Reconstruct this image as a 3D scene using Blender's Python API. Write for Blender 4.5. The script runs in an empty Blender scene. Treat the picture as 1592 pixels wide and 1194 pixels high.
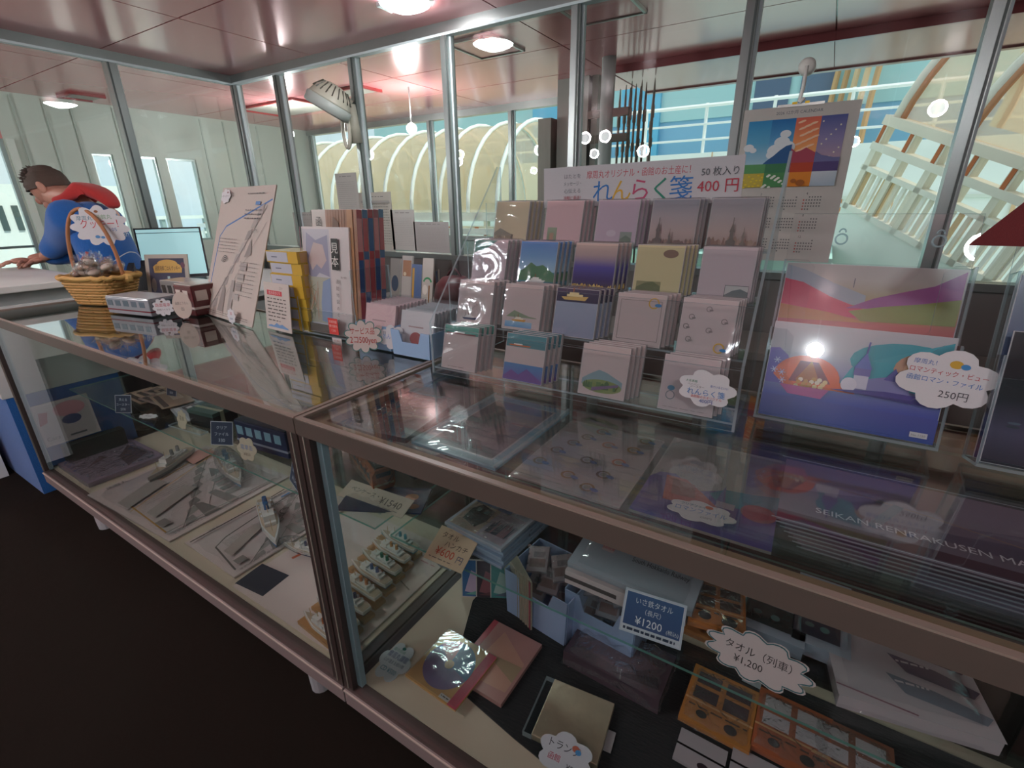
import bpy, bmesh, math, random
from mathutils import Vector, Matrix, noise
S = bpy.context.scene
COL = S.collection
random.seed(7)

# ---------------------------------------------------------------- camera
FPX, PITCH, YAW, ROLL = 751.57, math.radians(20.483), math.radians(31.982), math.radians(-0.719)
CH = 1.30
Fv = Vector((-math.sin(YAW)*math.cos(PITCH), math.cos(YAW)*math.cos(PITCH), -math.sin(PITCH)))
Rv = Vector((math.cos(YAW), math.sin(YAW), 0)); Uv = Rv.cross(Fv)
Rv, Uv = Rv*math.cos(ROLL)+Uv*math.sin(ROLL), Uv*math.cos(ROLL)-Rv*math.sin(ROLL)
cd = bpy.data.cameras.new('camera'); cam = bpy.data.objects.new('camera', cd); COL.objects.link(cam)
cd.sensor_width = 36; cd.lens = FPX/1592*36; cd.clip_start = 0.02; cd.clip_end = 300
cam.matrix_world = Matrix(((Rv.x, Uv.x, -Fv.x, 0), (Rv.y, Uv.y, -Fv.y, 0), (Rv.z, Uv.z, -Fv.z, CH), (0, 0, 0, 1)))
S.camera = cam

# ---------------------------------------------------------------- world, lights, exposure
S.view_settings.view_transform = 'Standard'; S.view_settings.look = 'None'
S.view_settings.gamma = 1; S.view_settings.exposure = 0.08
S.cycles.transparent_max_bounces = 64; S.cycles.max_bounces = 8; S.cycles.diffuse_bounces = 4
S.cycles.glossy_bounces = 4; S.cycles.caustics_reflective = False; S.cycles.caustics_refractive = False
S.cycles.use_denoising = True; S.cycles.sample_clamp_indirect = 6
W = bpy.data.worlds.new('sky'); S.world = W; W.use_nodes = True
wt = W.node_tree; bg = wt.nodes['Background']
tc = wt.nodes.new('ShaderNodeTexCoord'); nz = wt.nodes.new('ShaderNodeTexNoise'); nz.inputs['Scale'].default_value = 2.2
nz.inputs['Detail'].default_value = 6
cr = wt.nodes.new('ShaderNodeValToRGB'); cr.color_ramp.elements[0].position = .38; cr.color_ramp.elements[1].position = .62
cr.color_ramp.elements[0].color = (.50, .74, .88, 1); cr.color_ramp.elements[1].color = (.93, .98, 1, 1)
wt.links.new(tc.outputs['Generated'], nz.inputs['Vector']); wt.links.new(nz.outputs['Fac'], cr.inputs['Fac'])
wt.links.new(cr.outputs['Color'], bg.inputs['Color']); bg.inputs['Strength'].default_value = 1.05
def light(name, typ, energy, loc, color=(1, 1, 1), **k):
    l = bpy.data.lights.new(name, typ); l.energy = energy; l.color = color
    for a, b in k.items(): setattr(l, a, b)
    o = bpy.data.objects.new(name, l); COL.objects.link(o); o.location = loc; return o
sun = light('sun', 'SUN', 3.0, (0, 0, 8), (1, .95, .86), angle=.03)
sun.rotation_euler = (math.radians(-6), math.radians(38), 0)
FILL = []
SHOP_FILL = [(-3.0, -2.1, 1.95), (.1, -2.7, 1.95), (3.0, -2.1, 1.95)]
for g in SHOP_FILL: FILL.append(light('globe_lamp_light', 'POINT', 84, g, (.97, .98, 1), shadow_soft_size=.062))  # fill lights added over the unseen shop floor

# ---------------------------------------------------------------- picture-to-place measuring
def ray(px, py): return Fv + Rv*((px-796)/FPX) - Uv*((py-597)/FPX)
C0 = Vector((0, 0, CH))
def az(px, py, z): d = ray(px, py); return C0 + d*((z-CH)/d.z)
def ay(px, py, y): d = ray(px, py); return C0 + d*(y/d.y)
def ax(px, py, x): d = ray(px, py); return C0 + d*(x/d.x)

# ---------------------------------------------------------------- materials
def lin(c):
    if isinstance(c, str):
        c = c.lstrip('#'); c = [int(c[i:i+2], 16)/255 for i in (0, 2, 4)]
    f = lambda v: v/12.92 if v <= .04045 else ((v+.055)/1.055)**2.4
    return (f(c[0]), f(c[1]), f(c[2]), 1)
M = {}
def newmat(n):
    m = bpy.data.materials.new(n); m.use_nodes = True; t = m.node_tree; b = t.nodes['Principled BSDF']; M[n] = m
    return m, t, b
def attrmat(n, rough, metal=0, var=.06, scale=40, bump=0, bscale=200, coat=0, spec=.5, sheen=0):
    m, t, b = newmat(n)
    a = t.nodes.new('ShaderNodeAttribute'); a.attribute_name = 'Col'
    x = t.nodes.new('ShaderNodeTexNoise'); x.inputs['Scale'].default_value = scale
    mr = t.nodes.new('ShaderNodeMapRange'); mr.inputs['To Min'].default_value = 1-var; mr.inputs['To Max'].default_value = 1+var
    mx = t.nodes.new('ShaderNodeVectorMath'); mx.operation = 'SCALE'
    t.links.new(x.outputs['Fac'], mr.inputs['Value']); t.links.new(a.outputs['Color'], mx.inputs[0]); t.links.new(mr.outputs['Result'], mx.inputs['Scale'])
    t.links.new(mx.outputs['Vector'], b.inputs['Base Color'])
    b.inputs['Roughness'].default_value = rough; b.inputs['Metallic'].default_value = metal
    b.inputs['Coat Weight'].default_value = coat; b.inputs['Coat Roughness'].default_value = .08; b.inputs['Specular IOR Level'].default_value = spec
    b.inputs['Sheen Weight'].default_value = sheen
    if bump:
        y = t.nodes.new('ShaderNodeTexNoise'); y.inputs['Scale'].default_value = bscale; y.inputs['Detail'].default_value = 4
        bp = t.nodes.new('ShaderNodeBump'); bp.inputs['Strength'].default_value = bump; bp.inputs['Distance'].default_value = .01
        t.links.new(y.outputs['Fac'], bp.inputs['Height']); t.links.new(bp.outputs['Normal'], b.inputs['Normal'])
    return m
attrmat('paper', .75, var=.03)
attrmat('gloss', .25, var=.02, coat=.3)
attrmat('plastic', .4, var=.03)
attrmat('metal', .32, metal=.85, var=.08, scale=120)
attrmat('paint', .5, var=.07, scale=6)
attrmat('fabric', .95, var=.12, scale=30, bump=.35, bscale=90, sheen=.2)
attrmat('skin', .55, var=.05, bump=.05, bscale=60)
attrmat('hair', .7, var=.3, scale=90, bump=.6, bscale=160)
attrmat('wicker', .6, var=.2, scale=60, bump=.3, bscale=120)
attrmat('rust', .8, var=.15, scale=5, bump=.2, bscale=20)
attrmat('panelpaint', .22, metal=.35, var=.05, scale=3, bump=.01, bscale=3, spec=.6, coat=.3)
attrmat('floorcover', .9, var=.35, scale=2.2, bump=.25, bscale=240, spec=.08)
attrmat('mirrorcase', .3, metal=.8, var=.1, scale=8, bump=.1, bscale=12)
def thin(n, tint, k=1.0, rough=0.0, bump=0, bscale=8, haze=0, hazecol=(.8, .85, .88, 1), kmin=0.0):
    m, t, b = newmat(n); t.nodes.remove(b); out = t.nodes['Material Output']
    g = t.nodes.new('ShaderNodeNewGeometry'); mr = t.nodes.new('ShaderNodeMapRange')
    mr.inputs['To Min'].default_value = 1.5; mr.inputs['To Max'].default_value = 1/1.5
    t.links.new(g.outputs['Backfacing'], mr.inputs['Value'])
    fr = t.nodes.new('ShaderNodeFresnel'); t.links.new(mr.outputs['Result'], fr.inputs['IOR'])
    mu = t.nodes.new('ShaderNodeMath'); mu.operation = 'MULTIPLY_ADD'; mu.inputs[1].default_value = k; mu.inputs[2].default_value = kmin; mu.use_clamp = True
    t.links.new(fr.outputs['Fac'], mu.inputs[0])
    tr = t.nodes.new('ShaderNodeBsdfTransparent'); tr.inputs['Color'].default_value = (*tint, 1)
    gl = t.nodes.new('ShaderNodeBsdfGlossy'); gl.inputs['Roughness'].default_value = rough
    base = tr
    if haze:
        df = t.nodes.new('ShaderNodeBsdfDiffuse'); df.inputs['Color'].default_value = hazecol
        tl = t.nodes.new('ShaderNodeBsdfTranslucent'); tl.inputs['Color'].default_value = hazecol
        m0 = t.nodes.new('ShaderNodeMixShader'); t.links.new(df.outputs[0], m0.inputs[1]); t.links.new(tl.outputs[0], m0.inputs[2])
        m1 = t.nodes.new('ShaderNodeMixShader'); m1.inputs['Fac'].default_value = haze
        t.links.new(tr.outputs[0], m1.inputs[1]); t.links.new(m0.outputs[0], m1.inputs[2]); base = m1
    if bump:
        y = t.nodes.new('ShaderNodeTexNoise'); y.inputs['Scale'].default_value = bscale; y.inputs['Detail'].default_value = 3; y.inputs['Distortion'].default_value = 1.2
        co = t.nodes.new('ShaderNodeTexCoord'); t.links.new(co.outputs['Object'], y.inputs['Vector'])
        bp = t.nodes.new('ShaderNodeBump'); bp.inputs['Strength'].default_value = bump; bp.inputs['Distance'].default_value = .03
        t.links.new(y.outputs['Fac'], bp.inputs['Height']); t.links.new(bp.outputs['Normal'], gl.inputs['Normal']); t.links.new(bp.outputs['Normal'], fr.inputs['Normal'])
    ms = t.nodes.new('ShaderNodeMixShader')
    t.links.new(mu.outputs[0], ms.inputs['Fac']); t.links.new(base.outputs[0], ms.inputs[1]); t.links.new(gl.outputs[0], ms.inputs[2])
    t.links.new(ms.outputs[0], out.inputs['Surface'])
    return m
thin('glass', (.965, .99, .98), 1.0)
thin('tabletop_glass', (.93, .97, .955), 1.7)
thin('acrylic', (.975, .99, .995), .9)
thin('acrylic_rim', (.80, .93, .97), .8, rough=.1, haze=.42, hazecol=(.80, .93, .97, 1))
thin('glass_rim', (.4, .7, .6), .8, rough=.1, haze=.5, hazecol=(.30, .62, .55, 1))
thin('polybag', (.97, .98, .985), 1.0, rough=.06, bump=.2, bscale=9, haze=.03, kmin=.01)
thin('crinkle', (.97, .98, .98), 1.3, rough=.06, bump=.9, bscale=26, haze=.07, kmin=.02)
thin('canopy', (.86, .82, .74), .6, rough=.25, haze=.5, hazecol=(.98, .70, .46, 1))
def emit(n, c, s):
    m, t, b = newmat(n); b.inputs['Base Color'].default_value = (*c, 1); b.inputs['Emission Color'].default_value = (*c, 1); b.inputs['Emission Strength'].default_value = s
emit('lamp_glow', (.96, .98, 1), 8.0)
emit('booth_lamp_glow', (.93, .98, 1), 70.0)
emit('screen_glow', (.42, .72, .74), .55)

# ---------------------------------------------------------------- mesh builder
I4 = Matrix.Identity(4)
_txt = {}
def text_mesh(s):
    if s in _txt: return _txt[s]
    c = bpy.data.curves.new('glyphs', 'FONT'); c.body = s; c.resolution_u = 2
    o = bpy.data.objects.new('glyphs', c); COL.objects.link(o)
    dg = bpy.context.evaluated_depsgraph_get(); dg.update(); ev = o.evaluated_get(dg); m = ev.to_mesh()
    vs = [v.co.copy() for v in m.vertices]; fs = [tuple(p.vertices) for p in m.polygons]
    ev.to_mesh_clear(); bpy.data.objects.remove(o); bpy.data.curves.remove(c)
    x0 = min(v.x for v in vs); x1 = max(v.x for v in vs); y0 = min(v.y for v in vs); y1 = max(v.y for v in vs)
    _txt[s] = (vs, fs, x0, x1, y0, y1); return _txt[s]

class B:
    def __init__(s, mat='paper'):
        s.v = []; s.f = []; s.c = []; s.m = []; s.mat = mat; s.T = I4.copy(); s.lay = 0.0
    def face(s, pts, col='#ffffff', mat=None):
        i = len(s.v); s.v += [s.T @ Vector(p) for p in pts]; s.f.append(tuple(range(i, i+len(pts))))
        s.c.append([lin(k) if not (isinstance(k, tuple) and len(k) == 4) else k for k in col] if isinstance(col, list) else [lin(col) if not (isinstance(col, tuple) and len(col) == 4) else col]*len(pts)); s.m.append(mat or s.mat)
    def mesh(s, vs, fs, col, mat=None):
        i = len(s.v); s.v += [s.T @ Vector(p) for p in vs]; k = lin(col) if not isinstance(col, list) else None; mm = mat or s.mat
        for f in fs:
            s.f.append(tuple(i+j for j in f)); s.c.append([k]*len(f) if k else [lin(col[j]) for j in f]); s.m.append(mm)
    def box(s, x0, y0, z0, x1, y1, z1, col='#ffffff', mat=None, rim=None):
        P = [(x, y, z) for z in (z0, z1) for y in (y0, y1) for x in (x0, x1)]
        F = [(0, 2, 3, 1), (4, 5, 7, 6), (0, 1, 5, 4), (2, 6, 7, 3), (0, 4, 6, 2), (1, 3, 7, 5)]
        if rim is None: s.mesh(P, F, col, mat); return
        d = (x1-x0, y1-y0, z1-z0); th = d.index(min(d)); pair = {2: (0, 1), 1: (2, 3), 0: (4, 5)}[th]
        for k, f in enumerate(F): s.mesh([P[j] for j in f], [tuple(range(4))], col, mat if k in pair else rim)
    def prism(s, pts, z0, z1, col='#ffffff', mat=None, side=None, sidemat=None):
        n = len(pts)
        s.mesh([(x, y, z1) for x, y in pts], [tuple(range(n))], col, mat)
        s.mesh([(x, y, z0) for x, y in pts], [tuple(reversed(range(n)))], col, mat)
        s.mesh([(x, y, z0) for x, y in pts]+[(x, y, z1) for x, y in pts], [(i, (i+1) % n, n+(i+1) % n, n+i) for i in range(n)], side or col, sidemat or mat)
    def tube(s, pts, r, n=8, col='#ffffff', mat=None, caps=True, closed=False):
        pts = [Vector(p) for p in pts]; k = len(pts); rs = r if isinstance(r, (list, tuple)) else [r]*k; V = []; F = []
        up = None
        for i, p in enumerate(pts):
            if closed: d = (pts[(i+1) % k]-pts[i-1]).normalized()
            else: d = (pts[min(i+1, k-1)]-pts[max(i-1, 0)]).normalized()
            if up is None:
                up = Vector((0, 0, 1)) if abs(d.z) < .9 else Vector((1, 0, 0))
            a = d.cross(up).normalized(); b = a.cross(d).normalized(); up = b
            for j in range(n): V.append(p+a*(rs[i]*math.cos(2*math.pi*j/n))+b*(rs[i]*math.sin(2*math.pi*j/n)))
        for i in range(k if closed else k-1):
            q = ((i+1) % k)*n
            for j in range(n): F.append((i*n+j, i*n+(j+1) % n, q+(j+1) % n, q+j))
        if caps and not closed: F.append(tuple(reversed(range(n)))); F.append(tuple((k-1)*n+j for j in range(n)))
        s.mesh(V, F, col, mat)
    def lathe(s, prof, n=20, col='#ffffff', mat=None, c=(0, 0, 0), caps=True):
        V = []; F = []; k = len(prof)
        for r, z in prof:
            for j in range(n): V.append((c[0]+r*math.cos(2*math.pi*j/n), c[1]+r*math.sin(2*math.pi*j/n), c[2]+z))
        for i in range(k-1):
            for j in range(n): F.append((i*n+j, i*n+(j+1) % n, (i+1)*n+(j+1) % n, (i+1)*n+j))
        if caps: F.append(tuple(reversed(range(n)))); F.append(tuple((k-1)*n+j for j in range(n)))
        s.mesh(V, F, col, mat)
    def ball(s, c, r, col='#ffffff', mat=None, n=14, m=9):
        rx, ry, rz = r if isinstance(r, (list, tuple)) else (r, r, r); V = [(c[0], c[1], c[2]-rz)]; F = []
        for i in range(1, m):
            a = math.pi*i/m-math.pi/2
            for j in range(n): V.append((c[0]+rx*math.cos(a)*math.cos(2*math.pi*j/n), c[1]+ry*math.cos(a)*math.sin(2*math.pi*j/n), c[2]+rz*math.sin(a)))
        V.append((c[0], c[1], c[2]+rz))
        for j in range(n): F.append((0, 1+(j+1) % n, 1+j)); F.append((len(V)-1, 1+(m-2)*n+j, 1+(m-2)*n+(j+1) % n))
        for i in range(m-2):
            for j in range(n): F.append((1+i*n+j, 1+i*n+(j+1) % n, 1+(i+1)*n+(j+1) % n, 1+(i+1)*n+j))
        s.mesh(V, F, col, mat)
    # flat printed pictures: every shape lies a hair above the one before
    def up(s): s.lay += .00018; return s.lay
    def rect(s, x0, y0, x1, y1, col, top=None, mat=None):
        z = s.up(); s.face([(x0, y0, z), (x1, y0, z), (x1, y1, z), (x0, y1, z)], [col, col, top, top] if top else col, mat)
    def grad(s, x0, y0, x1, y1, stops, mat=None):
        n = len(stops)-1
        for i in range(n):
            s.rect(x0, y0+(y1-y0)*i/n, x1, y0+(y1-y0)*(i+1)/n, stops[i], stops[i+1], mat)
    def poly(s, pts, col, mat=None):
        z = s.up(); s.face([(x, y, z) for x, y in pts], col, mat)
    def oval(s, x, y, rx, ry, col, n=20, a=0, mat=None):
        ca, sa = math.cos(a), math.sin(a)
        s.poly([(x+rx*math.cos(t)*ca-ry*math.sin(t)*sa, y+rx*math.cos(t)*sa+ry*math.sin(t)*ca) for t in [2*math.pi*i/n for i in range(n)]], col, mat)
    def ring(s, x, y, r, w, col, n=24, a0=0, a1=2*math.pi):
        s.line([(x+r*math.cos(a0+(a1-a0)*i/n), y+r*math.sin(a0+(a1-a0)*i/n)) for i in range(n+1)], w, col)
    def line(s, pts, w, col):
        z = s.up(); k = len(pts); L = []; R = []
        for i, p in enumerate(pts):
            a = Vector(pts[max(i-1, 0)]); b = Vector(pts[min(i+1, k-1)]); d = (b-a); d = d.normalized() if d.length else Vector((1, 0)); nrm = Vector((-d.y, d.x))*(w/2)
            L.append((p[0]+nrm.x, p[1]+nrm.y, z)); R.append((p[0]-nrm.x, p[1]-nrm.y, z))
        s.mesh(R+L, [(i, i+1, k+i+1, k+i) for i in range(k-1)], col)
    def hill(s, x0, x1, yb, hs, col, j=0):
        n = len(hs)-1; s.poly([(x1, yb), *[(x1-(x1-x0)*i/n, yb+hs[n-i]+random.uniform(-j, j)) for i in range(n+1)], (x0, yb)], col)
    def text(s, t, x, y, h, col, align='c', wmax=None, mat=None, sx=1.0):
        vs, fs, x0, x1, y0, y1 = text_mesh(t); k = h/.72; w = (x1-x0)*k*sx
        kx = k*sx*(min(1, wmax/w) if wmax else 1); w = (x1-x0)*kx; ox = {'c': -w/2, 'l': 0, 'r': -w}[align]; z = s.up()
        s.mesh([(x+ox+(v.x-x0)*kx, y+(v.y-.02)*k, z) for v in vs], fs, col, mat)
    def lines(s, x0, x1, ys, h, col, seg=.012, seed=1):
        r = random.Random(seed)
        for y in ys:
            x = x0; z = s.up()
            while x < x1:
                w = r.uniform(.4, 1.6)*seg; e = min(x+w, x1)
                s.face([(x, y, z), (e, y, z), (e, y+h, z), (x, y+h, z)], col); x = e+seg*.35
    def build(s, name, parent=None, smooth=False, bevel=0, auto=False):
        me = bpy.data.meshes.new(name); me.from_pydata([tuple(v) for v in s.v], [], s.f)
        order = []
        for k in s.m:
            if k not in order: order.append(k)
        for k in order: me.materials.append(M[k])
        idx = {k: i for i, k in enumerate(order)}
        me.polygons.foreach_set('material_index', [idx[k] for k in s.m])
        at = me.color_attributes.new('Col', 'FLOAT_COLOR', 'CORNER')
        at.data.foreach_set('color', [q for c in s.c for k in c for q in k])
        if smooth: me.polygons.foreach_set('use_smooth', [True]*len(me.polygons))
        me.update(); o = bpy.data.objects.new(name, me); COL.objects.link(o)
        if parent: o.parent = parent
        if bevel:
            md = o.modifiers.new('bevel', 'BEVEL'); md.width = bevel; md.segments = 2; md.limit_method = 'ANGLE'
        return o
def tag(o, label=None, cat=None, group=None, kind=None):
    if label: o['label'] = label
    if cat: o['category'] = cat
    if group: o['group'] = group
    if kind: o['kind'] = kind
    return o
def thing(name, label, cat, loc=(0, 0, 0), rz=0, group=None, mat=None):
    o = bpy.data.objects.new(name, None); COL.objects.link(o); o.empty_display_size = .05
    if mat is not None: o.matrix_world = mat
    else: o.location = loc; o.rotation_euler = (0, 0, rz)
    return tag(o, label, cat, group)
def struct(name, b, **k): o = b.build(name, **k); o['kind'] = 'structure'; return o
def structroot(name):
    o = bpy.data.objects.new(name, None); COL.objects.link(o); o['kind'] = 'structure'; return o
def frame(o, xd, yd):            # axes: x along xd, y close to yd
    x = Vector(xd).normalized(); z = x.cross(Vector(yd)).normalized(); y = z.cross(x); o = Vector(o)
    return Matrix(((x.x, y.x, z.x, o.x), (x.y, y.y, z.y, o.y), (x.z, y.z, z.z, o.z), (0, 0, 0, 1)))
def kids(o): return list(o.children)
def dup(root, mat=None, label=None, group=None):
    r = root.copy(); COL.objects.link(r)
    if mat is not None: r.matrix_world = mat
    if label: r['label'] = label
    if group: r['group'] = group
    for ch in kids(root):
        c = ch.copy(); COL.objects.link(c); c.parent = r
        for g in kids(ch):
            d = g.copy(); COL.objects.link(d); d.parent = c
    return r
def cloud(cx, cy, rx, ry, n=9, bump=.16, k=6, seed=0):
    r = random.Random(seed); ph = r.uniform(0, 6); P = []
    for i in range(n*k):
        t = 2*math.pi*i/(n*k); q = 1-bump+bump*2*abs(math.sin(n*t/2+ph))**.7
        P.append((cx+rx*q*math.cos(t), cy+ry*q*math.sin(t)))
    return P
# ================================================================ the setting
CZ = 2.22
# floor
b = B('floorcover'); b.box(-6.2, -4, -.1, 5, 4.75, 0, '#1d1915'); struct('floor', b)
# ceiling: glossy red panels with dark joints
b = B('panelpaint')
xs = [-6.1, -4.5, -3.05, -1.6, -.15, 1.3, 2.75, 4.2, 5]; ys = [-4, -3, -1.45, .1, 1.655, 3.21, 3.85]
for i in range(len(xs)-1):
    for j in range(len(ys)-1):
        b.box(xs[i]+.004, ys[j]+.004, CZ, xs[i+1]-.004, ys[j+1]-.004, CZ+.05, '#ea989a')
    y1 = 4.66
    if xs[i+1] <= -1.5: b.box(xs[i]+.004, 3.858, CZ, xs[i+1]-.004, y1, CZ+.05, '#ea989a')
b.box(-6.1, -4, CZ+.012, 5, 4.66, CZ+.09, '#5a2226')
struct('ceiling', b)
# the soffit steps down outside, right of the booth
b = B('panelpaint')
b.box(-1.5, 3.85, 2.17, 5, 3.87, CZ+.05, '#8c3f45')
for x0, x1 in ((-1.5, -.15), (-.146, 1.3), (1.304, 5)): b.box(x0, 3.872, 2.17, x1, 4.62, 2.20, '#c07a78')
b.box(-1.5, 4.60, 2.16, 5, 4.66, 2.24, '#7a4a48')
struct('trim_soffit', b)
# white outer wall on the far left, window near the viewer's end
b = B('paint')
wc = '#c3cdc2'
X = -6.0
b.box(X-.1, -4, 0, X, 1.28, CZ, wc)
REFL_WIN = [(2.19, 2.36), (2.59, 2.74), (2.83, 3.13)]  # added openings that stand in for bright reflections in the booth's left glass
yy = 1.60
for y0, y1 in REFL_WIN:
    b.box(X-.1, yy, 0, X, y0, CZ, wc); b.box(X-.1, y0, 0, X, y1, .95, wc); b.box(X-.1, y0, 1.79, X, y1, CZ, wc); yy = y1
b.box(X-.1, yy, 0, X, 4.66, CZ, wc)
b.box(X-.1, 1.28, 0, X, 1.60, .55, wc); b.box(X-.1, 1.28, 1.86, X, 1.60, CZ, '#c98a86')
for y in (1.72, 1.93, 2.12, 2.45, 3.25, 3.5, 3.9, 4.3): b.box(X, y, 0, X+.012, y+.015, CZ-.02, '#b3bdb3')
b.box(X, 1.61, 0, X+.03, 1.66, 1.86, '#d4dcd2')
struct('wall_left', b)
w = structroot('window_4')
b = B('metal'); b.box(X-.06, 1.28, .55, X-.02, 1.31, 1.86, '#b9c2c2'); b.box(X-.06, 1.57, .55, X-.02, 1.60, 1.86, '#b9c2c2'); b.box(X-.06, 1.31, .98, X-.02, 1.57, 1.0, '#8f9a98'); b.build('window_frame', w)
b = B('glass'); b.box(X-.045, 1.31, .55, X-.04, 1.57, 1.86); b.build('pane', w)
for k, (y0, y1) in enumerate(REFL_WIN):  # frames and panes of the stand-in reflection windows
    w = structroot('window_%d' % (5+k)); b = B('metal')
    for a in ((y0, .95, y0+.015, 1.79), (y1-.015, .95, y1, 1.79), (y0+.015, .95, y1-.015, .97), (y0+.015, 1.77, y1-.015, 1.79)): b.box(X-.06, a[0], a[1], X-.02, a[2], a[3], '#b4bfbc')
    b.build('window_frame', w); b = B('glass'); b.box(X-.045, y0+.015, .97, X-.04, y1-.015, 1.77); b.build('pane', w)
# far end and shop walls behind the camera, coloured dark to pass for an unlit shop
b = B('paint'); b.box(-6.1, -4.1, 0, 5, -4, CZ, '#4e4946'); struct('wall_rear', b)
b = B('paint'); b.box(5, -4, 0, 5.1, 4.66, CZ, '#6a6562'); struct('wall_right', b)

# ---- glazed partitions
AL = '#9aa19f'; AL_LIT = '#d6e2e4'  # second tone paints daylight onto the frame edges
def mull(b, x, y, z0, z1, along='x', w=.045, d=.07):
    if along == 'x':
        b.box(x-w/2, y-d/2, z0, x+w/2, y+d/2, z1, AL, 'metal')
        b.box(x+w/2, y-.012, z0, x+w/2+.012, y+.012, z1, AL_LIT, 'plastic')  # right edge kept pale, its daylight put into the colour
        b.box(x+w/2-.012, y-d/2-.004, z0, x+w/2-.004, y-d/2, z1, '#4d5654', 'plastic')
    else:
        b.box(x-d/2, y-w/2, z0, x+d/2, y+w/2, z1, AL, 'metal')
        b.box(x-.012, y+w/2, z0, x+.012, y+w/2+.012, z1, AL_LIT, 'plastic')
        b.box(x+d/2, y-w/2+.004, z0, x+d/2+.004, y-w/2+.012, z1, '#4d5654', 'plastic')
YB = 2.5; XL = -4.03; LOW = 1.0
w1 = structroot('window_1')                      # behind the counter
MX = [XL+.03, -3.47, -2.70, -1.955, -1.165, -.40, .36, 1.12, 1.88]
for k, x in enumerate(MX):
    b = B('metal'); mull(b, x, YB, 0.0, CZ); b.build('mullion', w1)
b = B('metal'); b.box(XL, YB-.04, CZ-.05, 1.9, YB+.04, CZ, AL); b.box(XL, YB-.042, CZ-.062, 1.9, YB+.0, CZ-.05, AL_LIT, 'plastic'); b.build('header', w1)
b = B('metal'); b.box(XL, YB-.045, LOW-.03, 1.9, YB+.045, LOW, '#8b908e'); b.build('sill', w1)
b = B('paint'); b.box(XL, YB-.02, 0, 1.9, YB+.02, LOW-.03, '#6d6c69'); b.build('low_panel', w1)
for k in range(len(MX)-1):
    b = B('glass'); b.box(MX[k]+.03, YB-.003, LOW, MX[k+1]-.03, YB+.003, CZ-.05); b.build('pane', w1)
w2 = structroot('window_2')                      # left side of the booth
MY = [.58, 1.70, YB]
for k, y in enumerate(MY[:2]):
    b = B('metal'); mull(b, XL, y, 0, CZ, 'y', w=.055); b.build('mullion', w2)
b = B('metal'); b.box(XL-.04, .55, CZ-.05, XL+.04, YB, CZ, AL); b.box(XL, .55, CZ-.062, XL+.042, YB, CZ-.05, AL_LIT, 'plastic'); b.build('header', w2)
b = B('paint'); b.box(XL-.02, .55, 0, XL+.02, YB, .85, '#9da39d'); b.build('low_panel', w2)
for k in range(2):
    b = B('glass'); b.box(XL-.003, MY[k]+.03, .85, XL+.003, MY[k+1]-.03, CZ-.05); b.build('pane', w2)
w3 = structroot('window_3')                      # outer windows of the passage behind
YF = 4.64
FX = [-5.95, -5.05, -3.92, -2.86, -1.95]
for x in FX:
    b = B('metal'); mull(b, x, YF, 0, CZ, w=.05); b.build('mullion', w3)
b = B('metal'); b.box(-6, YF-.04, CZ-.06, -1.95, YF+.04, CZ, '#a8b0ae'); b.build('header', w3)
b = B('metal'); b.box(-6, YF-.05, .92, -1.95, YF+.05, .96, '#a8b0ae'); b.build('sill', w3)
b = B('paint'); b.box(-6, YF-.03, 0, -1.95, YF+.03, .92, '#8ea39b'); b.build('low_panel', w3)
for k in range(4):
    b = B('glass'); b.box(FX[k]+.03, YF-.003, .96, FX[k+1]-.03, YF+.003, CZ-.06); b.build('pane', w3)
b = B('paint'); b.box(-1.9, YF-.03, 0, 5, YF+.03, .55, '#7d8a86'); struct('wall_parapet', b)

# access hatches and slots in the ceiling
def hatch(x0, y0, x1, y1, label, z=CZ, col='#b9bdba', ins='#ea989a'):
    t = thing('ceiling_hatch', label, 'hatch', ((x0+x1)/2, (y0+y1)/2, z), group=None); hx, hy = (x1-x0)/2, (y1-y0)/2
    b = B('metal')
    for a in ((-hx, -hy, hx, -hy+.014), (-hx, hy-.014, hx, hy), (-hx, -hy, -hx+.014, hy), (hx-.014, -hy, hx, hy)): b.box(a[0], a[1], -.014, a[2], a[3], 0, col)
    b.build('hatch_frame', t)
    b = B('panelpaint'); b.box(-hx+.016, -hy+.016, -.008, hx-.016, hy-.016, 0, ins); b.build('hatch_panel', t)
    b = B('metal'); b.box(.1, -hy-.004, -.02, .112, -hy+.02, -.006, '#333333'); b.build('latch', t)
hatch(-2.17, 2.75, -1.83, 3.14, 'square silver-framed hatch in the red ceiling behind the tall grey mullion')
hatch(-1.34, 2.60, -.975, 2.92, 'silver-framed hatch in the red ceiling above the steel pipes')
for x0, y0, x1, y1, lb in ((-5.2, 3.2, -4.3, 3.75, 'dark-rimmed recessed ceiling light beyond the left of the white fan'), (-4.05, 3.2, -3.42, 3.45, 'small dark-rimmed ceiling recess just right of the white fan'), (-5.85, 2.0, -5.55, 2.25, 'dark slot in the ceiling above the white outer wall')):
    t = thing('ceiling_recess', lb, 'ceiling recess', (x0, y0, CZ)); b = B('paint')
    b.box(0, 0, -.02, x1-x0, .025, 0, '#8c2a2a'); b.box(x1-x0-.025, 0.025, -.02, x1-x0, y1-y0, 0, '#8c2a2a'); b.box(0, .025, -.02, .025, y1-y0, 0, '#8c2a2a'); b.build('rim', t)
    b = B('plastic'); b.box(.03, .03, -.008, x1-x0-.03, y1-y0, 0, '#a8a49a'); b.build('diffuser', t)
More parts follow.
